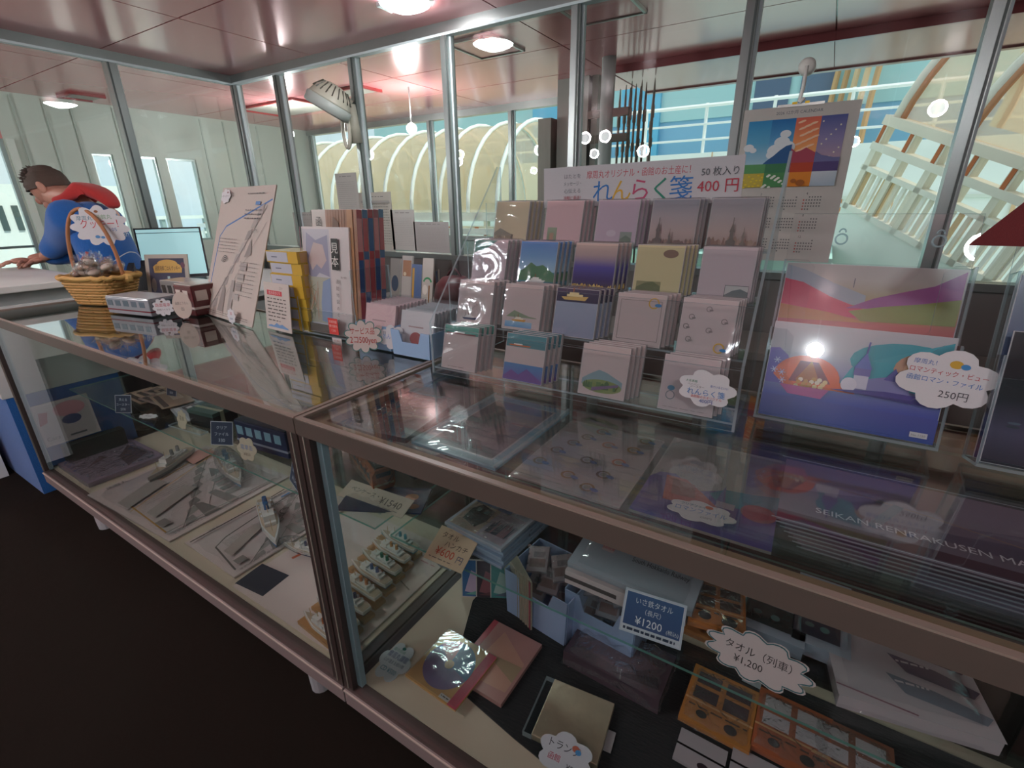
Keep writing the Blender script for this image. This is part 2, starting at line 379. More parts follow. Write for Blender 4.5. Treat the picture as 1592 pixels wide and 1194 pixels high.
# ceiling lamp in the booth
p = az(625, 4, 2.2)
t = thing('ceiling_lamp', 'white boat-shaped ceiling lamp fixed to the red ceiling above the booth', 'lamp', (p.x, p.y+.02, CZ))
b = B('metal'); b.box(-.14, -.05, -.02, .14, .05, 0, '#c9d3d4'); b.build('housing', t)
b = B('booth_lamp_glow'); b.lathe([(.012, -.055), (.06, -.045), (.10, -.03), (.12, -.02)], 18); b.build('diffuser', t, smooth=True)
# shop lamps behind the viewer (seen as round reflections in the panes)
for k, (px, py) in enumerate(((912, 162), (944, 150), (1000, 235), (1475, 103))):
    q = ay(px, py, 5.6); x, y, z = q.x, 5.0-5.6, min(q.z, 1.98) 
    t = thing('globe_lamp', 'round white globe lamp added as fill over the unseen shop floor', 'lamp', (x, y, z), group='globe lamps of the shop')
    b = B('lamp_glow'); b.ball((0, 0, 0), .05, n=16, m=10); b.build('globe', t, smooth=True)
    b = B('plastic'); b.tube([(0, 0, .05), (0, 0, max(.08, CZ-z))], .006, 6, '#dddddd'); b.build('stem', t)
    light('globe_lamp_light', 'POINT', 45, (x, y, z), (.97, .98, 1), shadow_soft_size=.062)
q = ay(640, 200, 3.5)
for x, y, z in ((q.x, 3.5, q.z), (-4.55, 3.3, 1.95)):  # second lamp is added to brighten the passage ceiling
    t = thing('globe_lamp', 'round white globe lamp hanging in the passage behind the booth' if x > -4 else 'round white globe lamp added as fill in the passage behind the corner post', 'lamp', (x, y, z))
    b = B('lamp_glow'); b.ball((0, 0, 0), .045, n=16, m=10); b.build('globe', t, smooth=True)
    b = B('plastic'); b.tube([(0, 0, .04), (0, 0, CZ-z)], .006, 6, '#dddddd'); b.build('stem', t)
    light('globe_lamp_light', 'POINT', 55, (x, y, z), (.97, .99, 1), shadow_soft_size=.062)
for x, y in ((-5.1, .2), (-4.9, -1.4)):  # lamps added outside the view so the white wall turns brighter
    t = thing('globe_lamp', 'round white globe lamp added out of view to brighten the white outer wall', 'lamp', (x, y, 1.9), group='added globe lamps of the side passage')
    b = B('lamp_glow'); b.ball((0, 0, 0), .05, n=16, m=10); b.build('globe', t, smooth=True)
    b = B('plastic'); b.tube([(0, 0, .05), (0, 0, CZ-1.9)], .006, 6, '#dddddd'); b.build('stem', t)
    light('globe_lamp_light', 'POINT', 60, (x, y, 1.9), (.97, .99, 1), shadow_soft_size=.062)
for x, y, z in SHOP_FILL:  # globe bodies for the added fill lights
    t = thing('globe_lamp', 'round white globe lamp added as fill over the unseen shop floor', 'lamp', (x, y, z), group='globe lamps of the shop')
    b = B('lamp_glow'); b.ball((0, 0, 0), .05, n=16, m=10); b.build('globe', t, smooth=True)
    b = B('plastic'); b.tube([(0, 0, .05), (0, 0, CZ-z)], .006, 6, '#dddddd'); b.build('stem', t)

# ================================================================ outside
b = B('paint'); b.box(-40, 4.7, -.6, 40, 60, -.5, '#c4d6d0'); struct('ground_quay', b)
# arched gangway canopy
t = thing('arched_canopy', 'long arched walkway canopy with white ribs and cloudy panels outside the windows', 'canopy', (-6.5, 6.3, 1.2))
R_ = 1.12
XR = 3.08
ribx = [XR-.42*k*(1+.03*k) for k in range(12)]
def arc(x, r, n=18, a0=0, a1=math.pi): return [(x, -r*math.cos(a0+(a1-a0)*i/n), r*math.sin(a0+(a1-a0)*i/n)) for i in range(n+1)]
for x in ribx:
    b = B('paint'); b.tube(arc(x, R_), .026, 8, '#f1f4f2'); b.build('rib', t, smooth=True)
for k in range(len(ribx)-1):
    b = B('canopy'); A0 = arc(ribx[k], R_-.02); A1 = arc(ribx[k+1], R_-.02); n = len(A0)
    b.mesh(A0+A1, [(i, i+1, n+i+1, n+i) for i in range(n-1)], '#ffffff'); b.build('panel', t, smooth=True)
b = B('rust'); x0 = ribx[-1]-.1
b.box(x0, -R_-.04, -.10, XR+.05, -R_+.04, 0, '#e9ebe2'); b.box(x0, -R_-.05, -.26, XR+.05, -R_-.02, -.16, '#e6dfc8')
for k in range(16): b.box(XR-.3-.42*k, -R_-.055, -.25, XR-.3-.42*k+random.uniform(.03, .12), -R_-.05, -.17, random.choice(['#c9732e', '#d99a55', '#b5652c']))
b.build('base_beam', t)
for k in range(9):
    b = B('rust'); x = XR-.15-.75*k; b.box(x-.03, -R_-.03, -1.68, x+.03, -R_+.03, -.1, '#e8e2cc'); b.box(x-.031, -R_-.035, -.6, x+.02, -R_-.03, -.2, '#c77a44'); b.build('post', t)
# white picket fence in front of the canopy
t = thing('picket_fence', 'white picket fence running below the arched canopy', 'fence', (-6, 5.0, -.5))
b = B('paint'); b.box(-4, -.02, 1.45, 2.9, .02, 1.52, '#f4f6f2'); b.box(-4, -.02, .9, 2.9, .02, .97, '#f4f6f2'); b.build('rail', t)
for k in range(46):
    b = B('paint'); x = -3.95+.15*k; b.box(x-.03, -.035, .5, x+.03, -.021, 1.42, '#eef2ee'); b.build('picket', t)
t = thing('storage_box', 'pale green box standing outside the windows below the canopy', 'box', (-2.28, 4.85, -.5))
b = B('paint'); b.box(-.75, -.1, 0, .6, .5, 1.5, '#9cc4b2'); b.build('body', t, bevel=.02)
b = B('paint'); b.box(-.78, -.13, 1.5, .63, .53, 1.56, '#b5d4c6'); b.build('lid', t)
# the ship alongside
t = thing('ship', 'white and blue ship moored alongside beyond the glass', 'ship', (0, 12, -.5))
def shp(x0, y0, z0, x1, y1, z1): return x0, y0-12, z0+.5, x1, y1-12, z1+.5
b = B('rust'); b.box(*shp(-14, 12, -.5, 16, 13, 2.28), '#eef1ea'); b.box(*shp(-14, 11.96, 1.30, 16, 12, 1.36), '#d8dccf')
b.box(*shp(-14, 11.94, .55, 16, 12, .62), '#d9dcd0')
for k in range(24):
    x = -9+k*.83; z = random.choice([2.28, 1.3]); b.box(*shp(x, 11.955, z-random.uniform(.2, .9), x+random.uniform(.02, .06), 11.96, z), random.choice(['#cf9a63', '#d9b48c', '#c58a55']))
for k in range(10): b.box(*shp(-3+k*.12, 11.95, 1.36, -2.93+k*.12, 11.955, 1.36+random.uniform(.01, .08)), '#b8703a')
b.build('hull', t)
b = B('paint'); b.box(*shp(-14, 13.6, 2.28, 16, 14.5, 3.15), '#7fb2cf'); b.box(*shp(-14, 13.55, 3.15, 16, 15, 7.5), '#a9d3d3'); b.build('deckhouse', t)
b = B('paint'); b.box(*shp(-7.6, 13.45, 2.3, -5.4, 13.6, 4.2), '#57b4d8'); b.box(*shp(-5.0, 13.45, 2.3, -4.0, 13.6, 4.5), '#62b5d6'); b.build('blue_tarpaulin', t)
b = B('paint')
for x in (-6.0, -5.7): b.tube([(x, .9, 2.8), (x, .9, 5.6)], .09, 10, '#ffffff')
b.build('vent_pipe', t)
for k in range(22):
    b = B('paint'); x = -13+k*1.3; b.tube([(x, .15, 2.78), (x, .15, 3.75)], .035, 6, '#f3f5f0'); b.build('stanchion', t)
for z in (3.7, 3.35, 3.05):
    b = B('paint'); b.tube([(-13.5, .12, z), (16, .12, z)], .04 if z > 3.5 else .025, 6, '#f6f8f4'); b.build('railing', t)
b = B('gloss'); b.box(*shp(-1.9, 13.5, 2.5, -1.2, 13.56, 4.5), '#49607a'); b.box(*shp(-1.0, 13.5, 2.5, -.35, 13.56, 4.5), '#52677e'); b.build('door', t)
for k in range(5):
    b = B('rust'); x = -.4+k*.17; b.tube([(x+.55*(1-math.cos(a)), 1.3-.1*k, 2.78+3.4*math.sin(a)) for a in [i*.13 for i in range(12)]], .06, 6, random.choice(['#c5a070', '#b89468', '#cdb48c'])); b.build('davit_arm', t)
b = B('plastic'); b.tube([(1.6+.13*i, 1.3, 5.6-1.0*math.sin(math.pi*i/9)**.8) for i in range(10)], .06, 8, '#7d928f'); b.build('hose', t)
# quayside pontoon with blue fender and speckled top
t = thing('pontoon', 'speckled turquoise pontoon roof outside below the ship', 'pontoon', (-.45, 7.4, -.5))
b = B('rust'); b.box(-1.5, -1.9, .2, .55, 1.6, 1.28, '#b9ded2'); b.box(-1.7, 1.6, 1.0, .55, 1.75, 1.5, '#4fa0c4')
for k in range(160):
    x = random.uniform(-1.65, .5); y = random.uniform(-.6, 1.55)*abs(random.random())**.3; s_ = random.uniform(.008, .03); b.box(x, y, 1.28, x+s_*1.6, y+s_, 1.283, random.choice(['#6d8a86', '#8aa8a2', '#5d7674']))
b.box(-1.7, -.35, 1.28, .55, -.22, 1.285, '#7fc6bf')
b.build('roof_slab', t)
b = B('fabric')
for k in range(10): b.tube([(-1.65+.22*k, 1.68, 1.75), (-1.54+.22*k, 1.64, 1.62), (-1.43+.22*k, 1.68, 1.75)], .06, 8, '#cfdde0')
b.build('tarpaulin', t)
# gangway with arched roof, right
t = thing('gangway', 'rusty white gangway with round arches and slatted sides beyond the right pane', 'gangway', (1.6, 6.4, -.5))
L0, L1 = -1.3, 1.35
P0 = ay(1385, 178, 7.0); gdx = Vector((.80, -.86, -.44)).normalized(); t.matrix_world = frame(P0, gdx, (.73, .68, 0)) @ Matrix.Translation((-L0, .39, -2.47))
def gb(): return B('rust')
b = gb(); b.box(L0, -.42, .9, L1, -.36, 1.5, '#e9ebe3'); b.box(L0, -.45, 2.38, L1, -.33, 2.47, '#e4d9c8'); b.box(L0, -.45, 2.14, L1, -.33, 2.21, '#e6e0d2'); b.box(L0, -.44, 1.93, L1, -.34, 1.98, '#e9e6da'); b.box(L0, -.44, 1.5, L1, -.34, 1.56, '#ebe8dd'); b.build('side_rail', t)
for k in range(8):
    b = gb(); x = L0+.02+k*.36; b.box(x, -.44, 1.5, x+.07, -.34, 2.45, '#e3dccb'); b.box(x+.01, -.445, 2.2, x+.05, -.44, 2.4, '#b9683c'); b.build('upright', t)
for k in range(30):
    b = gb(); x = L0+.08+k*.085; b.box(x, -.41, 1.56, x+.04, -.38, 1.93, random.choice(['#f3f1e8', '#e6ddcb', '#d8b98f', '#f1efe6'])); b.build('slat', t)
b = gb(); b.box(L0, -.36, .9, L1, .9, 1.0, '#c9cfc8'); b.build('deck', t)
for k in range(4):
    b = gb(); x = L0+.1+k*.75; P = [(x, -.38+.65*(1-math.cos(a)), 2.4+1.0*math.sin(a)) for a in [math.pi*i/14 for i in range(15)]]
    b.tube(P, .055, 8, '#dcd6c6'); b.tube([(p[0]+.06, p[1]-.01, p[2]) for p in P], .03, 6, '#b5805c'); b.build('arch', t, smooth=True)
for k in range(3):
    b = B('canopy'); x = L0+.1+k*.75; A0 = [(x, -.36+.63*(1-math.cos(a)), 2.4+.97*math.sin(a)) for a in [math.pi*i/14 for i in range(15)]]; A1 = [(p[0]+.75, p[1], p[2]) for p in A0]
    b.mesh(A0+A1, [(i, i+1, 16+i, 15+i) for i in range(14)], '#ffffff'); b.build('roof_panel', t, smooth=True)
# steel column, pole and bundle of pipes just outside
t = thing('steel_column', 'grey boxed steel column under the ceiling left of the pipes', 'column', (-1.86, 4.15, 0))
b = B('paint'); b.box(-.17, -.15, 0, .10, .15, CZ, '#9b9a94'); b.box(.12, -.13, 0, .17, .13, CZ, '#87857e'); b.box(-.19, -.1, 0, -.171, .1, CZ, '#b07f74'); b.build('shaft', t)
b = B('rust'); b.box(-.32, -.2, 0, -.20, .1, 1.95, '#8a8880'); b.build('switch_cabinet', t)
t = thing('drain_pole', 'round pale grey pole standing before the pipe bundle', 'pole', (-1.45, 3.62, 0))
b = B('paint'); b.tube([(0, 0, 0), (0, 0, 2.22)], .047, 16, '#b4bcba'); b.build('pole', t, smooth=True)
b = B('rust'); b.box(-.14, -.01, 1.86, .16, .02, 1.91, '#6b655c'); b.box(-.14, -.01, 1.70, .16, .02, 1.75, '#6b655c'); b.build('bracket', t)
for k in range(10):
    x = -1.50+.026*k+(.02 if k > 7 else 0); y = 4.0+.05*(k % 3); h = 2.10+.03*((k*7) % 3)-.06*(k == 9)
    t = thing('steel_pipe', 'brown weathered steel rod in the bundle beside the grey pole', 'rod', (x, y, 0), group='steel rods outside the booth')
    b = B('rust'); b.tube([(0, 0, 0), (0, 0, h-.09), (0, 0, h)], [.009, .009, .003], 8, random.choice(['#6f675b', '#7d7568', '#8a8173'])); b.build('rod', t)
    b = B('rust'); b.tube([(0, 0, h-.26), (0, 0, h-.18)], .014, 8, '#8f877a'); b.tube([(0, 0, h-.46), (0, 0, h-.40)], .014, 8, '#8f877a'); b.build('collar', t)
# buildings seen through the far-left window
t = thing('white_shed', 'white shed with dark vent slots outside the far left window', 'shed', (-9, 2.2, -.5))
b = B('paint'); b.box(-.5, -2, 0, .2, 1.5, 2.1, '#eef1ec'); b.build('wall', t)
for k in range(7):
    b = B('plastic'); b.box(.2, -.7+.14*k, 1.55, .22, -.64+.14*k, 1.85, '#4c5a58'); b.build('vent_slot', t)

t = thing('mirrored_railing', 'pale railing with posts standing in for one reflected in the booth glass', 'railing', (-13, 5, -.5))  # added behind the stand-in windows to copy a reflected railing
b = B('paint'); b.box(-.1, -5, 1.55, .1, 6, 1.62, '#dfe6e4'); b.box(-.1, -5, 1.2, .1, 6, 1.25, '#dfe6e4'); b.box(-.4, -5, 0, .4, 6, .9, '#e3e8e2'); b.build('rail', t)
for k in range(12): b = B('paint'); b.box(-.06, -5+.95*k, .9, .06, -4.92+.95*k, 1.6, '#8fa3a3'); b.build('post', t)
t = thing('mirrored_pole', 'dark pole with a crossarm standing in for one reflected in the booth glass', 'pole', (-14.5, 6.2, -.5)); b = B('paint'); b.tube([(0, 0, 0), (0, 0, 4.2)], .07, 8, '#6f8088'); b.build('pole', t); b = B('paint'); b.box(-.05, -.6, 3.3, .05, .6, 3.4, '#6f8088'); b.build('crossarm', t)  # added behind the stand-in windows to copy a reflected pole
# ================================================================ the two glass showcases
def showcase(x0, x1, label, name='showcase', front=()):
    t = thing(name, label, 'display case', (x0, .525, 0)); Lx = x1-x0; D = .615; H = .9
    b = B('plastic')                                                  # top rim: lip and tan ledge under the glass
    rimc, led = '#8b8077', '#a08a6e'
    for a in ((0, 0, Lx, .010), (0, D-.01, Lx, D), (0, .010, .010, D-.01), (Lx-.010, .010, Lx, D-.01)): b.box(a[0], a[1], H-.038, a[2], a[3], H, '#8f8378')
    for a in ((.010, .010, Lx-.010, .040), (.010, D-.04, Lx-.01, D-.01), (.010, .04, .042, D-.04), (Lx-.042, .04, Lx-.01, D-.04)): b.box(a[0], a[1], H-.03, a[2], a[3], H-.014, led, 'paint')
    b.box(0, -.002, H-.038, Lx, 0, H-.003, '#5a524b', 'plastic')
    b.build('top_rim', t)
    b = B('tabletop_glass'); b.box(.011, .011, H-.012, Lx-.011, D-.011, H-.004); b.build('glass_top', t)
    for x in (0, Lx-.034):
        for y in (0, D-.03):
            b = B('plastic'); b.box(x, y, .15, x+.034, y+.03, H-.039, '#3f3532'); b.box(x+.015, y-.002, .15, x+.018, y, H-.039, '#8d8b80')
            b.build('post', t)
    for x in (.034, Lx-.05): b = B('plastic'); b.box(x, .015, .155, x+.016, .03, H-.04, '#9db9c4'); b.build('end_profile', t)
    b = B('glass'); b.box(.03, .008, .15, Lx-.03, .014, H-.039); b.build('front_pane', t)
    for x in (.012, Lx-.018):
        b = B('glass'); b.box(x, .03, .15, x+.006, D-.03, H-.039); b.build('end_pane', t)
    b = B('plastic'); b.box(.03, D-.02, .15, Lx/2+.02, D-.012, H-.039, '#aeb4b2', 'glass'); b.box(Lx/2-.02, D-.01, .15, Lx-.03, D-.002, H-.039, '#aeb4b2', 'glass'); b.build('sliding_door', t)
    b = B('plastic'); b.box(0, 0, .137, Lx, .03, .15, '#4a3c39', 'plastic'); b.box(0, -.003, .085, Lx, .03, .136, '#8f8280', 'paint'); b.box(0, .03, .085, .03, D, .15, '#3f383c', 'paint'); b.box(Lx-.03, .03, .085, Lx, D, .15, '#3f383c', 'paint'); b.box(0, -.006, .131, Lx, -.003, .135, '#c6b9ae'); b.build('bottom_rail', t)
    b = B('paint'); b.box(.03, .03, .09, Lx-.03, D-.002, .155, '#c8bda9'); b.build('base_board', t)
    for z, y0 in ((.855, .03), (.50, .185)):
        b = B('glass'); b.box(.025, y0, z-.006, Lx-.025, D-.03, z, rim='glass_rim'); b.build('glass_shelf', t)
    for k in range(4):
        for y in ((.035 if k in front else .11), D-.06):
            b = B('plastic'); b.lathe([(.028, 0), (.03, .04), (.03, .085)], 14, '#b9bcc0', c=((.08, .50, Lx-.60, Lx-.16)[k], y, 0)); b.build('leg', t, smooth=False)
    return t
SX = -.849
showcase(-2.945, SX-.003, 'long glass showcase with bronze rim holding the cookie basket and brochures', front=(1, 3))
showcase(SX+.003, 1.35, 'glass showcase under the clear tiered rack of note pads')
BZ = .1565; HZ = .5005; UZ = .8555; TZ = .9005        # base board, mid shelf, upper shelf, counter

# ---- white reception desk beyond the end of the long case
t = thing('reception_desk', 'white desk with blue front panel beyond the end of the long showcase', 'desk', (-3.0, .5, 0))
b = B('paint'); b.box(-1.0, -.02, .955, 0, .47, .985, '#d9ddd8'); b.build('desk_top', t, bevel=.004)
b = B('paint'); b.box(-1.0, 0, .50, -.01, .45, .9, '#d3d8d6'); b.box(-1.0, 0, .9, -.03, .45, .955, '#8d9492'); b.build('upper_panel', t)
b = B('fabric'); b.box(-1.0, .01, 0, -.012, .44, .498, '#1d64ad'); b.build('blue_panel', t)
b = B('paint'); b.box(-.98, -.17, 0, -.4, -.02, .9, '#d8dcd9'); b.build('side_shelf', t)

# ---- booth furniture behind the counter
t = thing('booth_desk', 'white desk along the left glass of the booth under the laptop', 'desk', (-3.55, 1.75, 0))
b = B('paint'); b.box(-.45, -.26, .80, .75, .6, .83, '#cfd4d2'); b.build('desk_top', t)
for x in (-.43, .68): b = B('paint'); b.box(x, -.24, 0, x+.05, .58, .80, '#b4b9b7'); b.build('side_panel', t)
t = thing('back_counter', 'grey low cabinet along the back glass behind the brochures', 'cabinet', (-1.6, 2.28, 0))
b = B('paint'); b.box(-.9, -.18, 0, 2.6, .17, .70, '#77736e'); b.build('body', t)
b = B('paint'); b.box(-.92, -.2, .70, 2.62, .17, .73, '#8b8680'); b.build('cabinet_top', t)

# laptop
o = Vector((-3.72, 1.65, .83)); t = thing('laptop', 'open laptop with a pale teal screen behind the cookie basket', 'laptop', (0, 0, 0), mat=frame(o, (.55, .83, 0), (-.83, .55, 0)))
b = B('plastic'); b.box(-.17, -.22, .0005, .17, .0, .018, '#262a2e'); b.box(-.15, -.19, .018, .15, -.03, .02, '#33383d'); b.build('base', t)
b = B('plastic'); b.T = Matrix.Translation((0, 0, .02)) @ Matrix.Rotation(math.radians(80), 4, 'X')
b.box(-.19, 0, -.014, .19, .33, 0, '#20262b'); b.box(-.18, .02, 0, .18, .32, .0012, '#7fb0b2', 'screen_glow')
b.box(-.18, .295, .0012, .18, .299, .0016, '#24353a'); b.lines(-.15, .02, [.27, .25, .23, .21], .004, '#9fc9ca', .02); b.build('screen', t)

# ---- the white fan on the tall mullion
p = ay(548, 190, 2.44); c = ay(513, 158, 2.30)
t = thing('wall_fan', 'white bell-shaped wall fan hung on the mullion over the booth', 'fan', (p.x, 2.462, p.z))
b = B('plastic'); b.tube([(0, 0, -.12), (0, -.02, .10)], [.036, .03], 12, '#b9b6a6'); b.tube([(0, -.02, .10), (-.02, -.06, .14), (-.06, -.10, .15)], .026, 10, '#b9b6a6'); b.build('bracket', t, smooth=True)
b = B('plastic'); loop = [(-.035+.03*math.cos(a), -.05, -.05+.10*math.sin(a)) for a in [2*math.pi*i/20 for i in range(20)]]; b.tube(loop, .012, 8, '#c3c0b0', closed=True); b.build('cord_loop', t, smooth=True)
h = Vector((c.x-p.x, c.y-2.462, c.z-p.z)); ax_ = Vector((-.42, -.28, -.86)).normalized()
mz = ax_.to_track_quat('Z', 'Y').to_matrix().to_4x4(); mz.translation = h
b = B('plastic'); b.T = mz
b.lathe([(.03, -.10), (.07, -.09), (.105, -.055), (.125, -.01), (.13, .0)], 28, '#c9c5b4', caps=True); b.lathe([(.13, .0), (.138, .004), (.138, .055), (.13, .06)], 28, '#bcc3bd', caps=False)
b.build('housing', t, smooth=True)
b = B('plastic'); b.T = mz
for k in range(20):
    a = 2*math.pi*k/20
    for r0, r1, z0, z1 in ((.075, .118, -.09, -.035),): b.tube([(r0*math.cos(a), r0*math.sin(a), z0), (r1*math.cos(a), r1*math.sin(a), z1)], .004, 5, '#57554b')
b.build('vent_slot', t)
b = B('plastic'); b.T = mz
for r in (.03, .06, .09, .12): b.tube([(r*math.cos(2*math.pi*i/24), r*math.sin(2*math.pi*i/24), .06) for i in range(24)], .003, 5, '#8d8c80', closed=True)
for k in range(6): a = math.pi*k/6; b.tube([(-.13*math.cos(a), -.13*math.sin(a), .058), (.13*math.cos(a), .13*math.sin(a), .058)], .003, 5, '#8d8c80')
b.build('grille', t)
b = B('plastic'); b.T = mz
for k in range(4):
    a = math.pi*k/2; b.mesh([(.015*math.cos(a), .015*math.sin(a), .03), (.11*math.cos(a-.3), .11*math.sin(a-.3), .02), (.115*math.cos(a+.25), .115*math.sin(a+.25), .045), (.015*math.cos(a+.6), .015*math.sin(a+.6), .036)], [(0, 1, 2, 3)], '#8fa3a0')
b.lathe([(.022, .0), (.022, .05)], 12, '#77766c'); b.build('blades', t)

# ---- papers taped to the back glass
def sheet_on_glass(px0, py0, px1, py1, label, seed, col='#b9b8b2', ink='#8f8f8b', y=YB-.006, heads=0):
    a = ay(px0, py1, y); c_ = ay(px1, py0, y); w, h = c_.x-a.x, c_.z-a.z
    b = B('paper'); b.T = frame((a.x, y, a.z), (1, 0, 0), (0, 0, 1)); b.box(0, 0, -.002, w, h, 0, col)
    b.lines(w*.2, w*.8, [h*.92], h*.012, '#6d6d6a', .03, seed); b.lines(w*.1, w*.9, [h*(.12+.045*k) for k in range(16)], h*.008, ink, .014, seed)
    if heads: b.rect(w*.06, h*.82, w*.94, h*.86, '#9d9c97')
    return tag(b.build('notice_sheet'), label, 'notice', 'notices on the back glass')
sheet_on_glass(529, 268, 553, 338, 'narrow white notice on the back glass just under the fan', 1)
sheet_on_glass(463, 330, 492, 382, 'white notice on the back glass left of the map magazines', 2)
sheet_on_glass(487, 327, 512, 360, 'white notice taped behind the top of the magazine stack', 3)
sheet_on_glass(567, 298, 607, 388, 'notice with dark heading right behind the magazine stack', 4, '#b4b2a8', '#5c5b57', heads=1)
sheet_on_glass(612, 326, 643, 388, 'tall blank-looking white notice between two others on the back glass', 5, '#bcbab5', '#a6a5a1')
sheet_on_glass(646, 345, 697, 391, 'wide grey notice on the back glass beside the tall mullion', 6, '#a9a5a2', '#9b9794')

# ---- calendar on a hook
a = ay(1155, 182, 2.462); d = ay(1338, 160, 2.462); wz = d.x-a.x; hz = .60
t = thing('wall_calendar', 'four-season landscape calendar hanging in front of the back glass', 'calendar', mat=frame((a.x+.004, 2.458, d.z-hz+.012), (1, 0, 0), (0, 0, 1)))
b = B('paper'); b.box(0, 0, -.004, wz, hz, 0, '#c9c6bf'); b.text('2026 12か月 CALENDAR', wz*.5, hz-.028, .011, '#5c6470', wmax=.2)
x0, x1, y0, y1 = .025, wz-.035, .30, hz-.045; q = (x1-x0)/4
b.grad(x0, y0+.09, x0+q, y1, ['#a9cfe0', '#5fb0d6', '#2f8fc6']); b.grad(x0+q, y0+.09, x0+2*q, y1, ['#bfd9e6', '#5aa4d4', '#1a6fb0'])
b.grad(x0+2*q, y0+.09, x0+3*q, y1, ['#f0c070', '#ef9a62', '#dd6a58']); b.grad(x0+3*q, y0+.09, x1, y1, ['#b49aa6', '#8d86b0', '#4e5a96'])
for cx, cy, r in ((.012, .155, .018), (.03, .145, .012), (q*1.35, .14, .03), (q*1.55, .17, .026), (q*1.75, .15, .03), (q*1.65, .20, .018), (q*1.2, .125, .02)): b.oval(x0+cx, y0+cy, r*1.1, r*.8, '#e3ebee')
for k in range(14): b.oval(x0+q*(2.25+.7*((k*37) % 10)/10), y1-.015-.008*k, .014, .004, '#f3c9a4', a=.3)
for k in range(9): b.oval(x0+q*(3.1+.85*((k*53) % 11)/11), y1-.02-.016*k, .003, .003, '#e8e3c8')
b.hill(x0+q*.8, x0+2*q, y0+.085, [0, .02, .035, .055, .07, .075], '#2e5f93'); b.hill(x0+2*q, x0+3*q, y0+.085, [.06, .045, .05, .06, .05, .04], '#a8485a'); b.hill(x0+3*q, x1, y0+.085, [.045, .03, .025, .02, .02], '#6c6f9c')
b.rect(x0, y0+.05, x0+q, y0+.09, '#5e9f64'); b.rect(x0+q, y0+.05, x0+2*q, y0+.09, '#3f7f57'); b.rect(x0+2*q, y0+.05, x0+3*q, y0+.09, '#b8472c'); b.rect(x0+3*q, y0+.05, x1, y0+.09, '#54477a')
b.rect(x0, y0, x0+q, y0+.055, '#c7b54e'); b.rect(x0+q, y0, x0+2*q, y0+.055, '#4f8f58'); b.rect(x0+2*q, y0, x0+3*q, y0+.055, '#df8a2e'); b.rect(x0+3*q, y0, x1, y0+.055, '#a7bccb', '#c9d3da')
for k in range(16): b.oval(x0+q+q*((k*37) % 17)/17, y0+.05*((k*11) % 13)/13, .006, .004, '#e8ece0'); b.oval(x0+q*((k*29) % 17)/17, y0+.05*((k*7) % 13)/13, .005, .003, '#e6d03c')
for cx, cy, r in ((2.3, .022, .01), (2.6, .014, .015)): b.oval(x0+q*cx, y0+cy, r, r*.8, '#a5602a')
for k in range(4):
    for j in range(3):
        mx, my = .02+.085*k, .268-.083*j
        b.text(str(1+k+4*j), mx+.008, my, .009, '#4a4a4a', 'l')
        for r in range(5):
            for c_ in range(7):
                if (r == 0 and c_ < (k*3+j*2) % 7) or (r == 4 and c_ > 2): continue
                b.rect(mx+.0095*c_, my-.012-.0115*r, mx+.0095*c_+.005, my-.007-.0115*r, '#b5483f' if c_ == 0 else '#6d6d6d')
b.build('calendar_sheet', t)
b = B('metal'); b.box(wz*.3, hz-.004, 0, wz*.7, hz+.006, .006, '#d8d8d4'); b.box(wz*.5-.03, hz+.004, 0, wz*.5-.012, hz+.012, .008, '#d9b23c'); b.box(wz*.5+.014, hz+.004, 0, wz*.5+.03, hz+.012, .008, '#d9b23c'); b.build('hanger_strip', t)
t2 = thing('suction_hook', 'white hook on the glass that carries the landscape calendar', 'hook', mat=frame((a.x+.004+wz*.5, 2.458, d.z+.012), (1, 0, 0), (0, 0, 1)))
b = B('plastic'); b.lathe([(.03, -.02), (.03, .012), (.02, .02)], 16, '#eceae2', c=(0, .13, 0)); b.build('suction_cup', t2, smooth=True)
b = B('plastic'); b.tube([(0, .13, .02), (0, .06, .016), (-.006, .012, .014), (0, .009, .02), (.012, .02, .02)], .007, 8, '#f4f3ec'); b.build('hook_arm', t2, smooth=True)
# ================================================================ on the counter
def cloud_tag(name, label, M_, w, h, texts, col='#cfd0d2', edge=None, seed=0, n=9, stand=None, cat='price tag', thick=.0015):
    t = thing(name, label, cat, mat=M_)
    b = B('paper'); P = cloud(0, 0, w/2, h/2, n=n, seed=seed); b.prism(P, -thick, 0, col)
    if edge: b.line(P+[P[0]], h*.035, edge)
    for s_, x, y, hh, c, mx in texts:
        b.text(s_, x*w, y*h, hh*h, c, wmax=mx*w) if s_ else b.oval(x*w, y*h, hh*h, hh*h*.75, c)
    b.build('tag_card', t)
    if stand:
        b = B('plastic'); b.tube(stand, .0014, 6, '#c9d4d6', 'acrylic_rim'); b.build('pick', t)
    return t
def vframe(px, py, z, tilt=0, yaw=0, y=None):   # upright card whose lower middle stands at a picture point on height z
    o = az(px, py, z) if y is None else ay(px, py, y)
    x = Vector((math.cos(yaw), math.sin(yaw), 0)); n = Vector((math.sin(yaw), -math.cos(yaw), 0)); up = Vector((0, 0, 1))*math.cos(tilt)-n*math.sin(tilt)
    return frame(o, x, up)

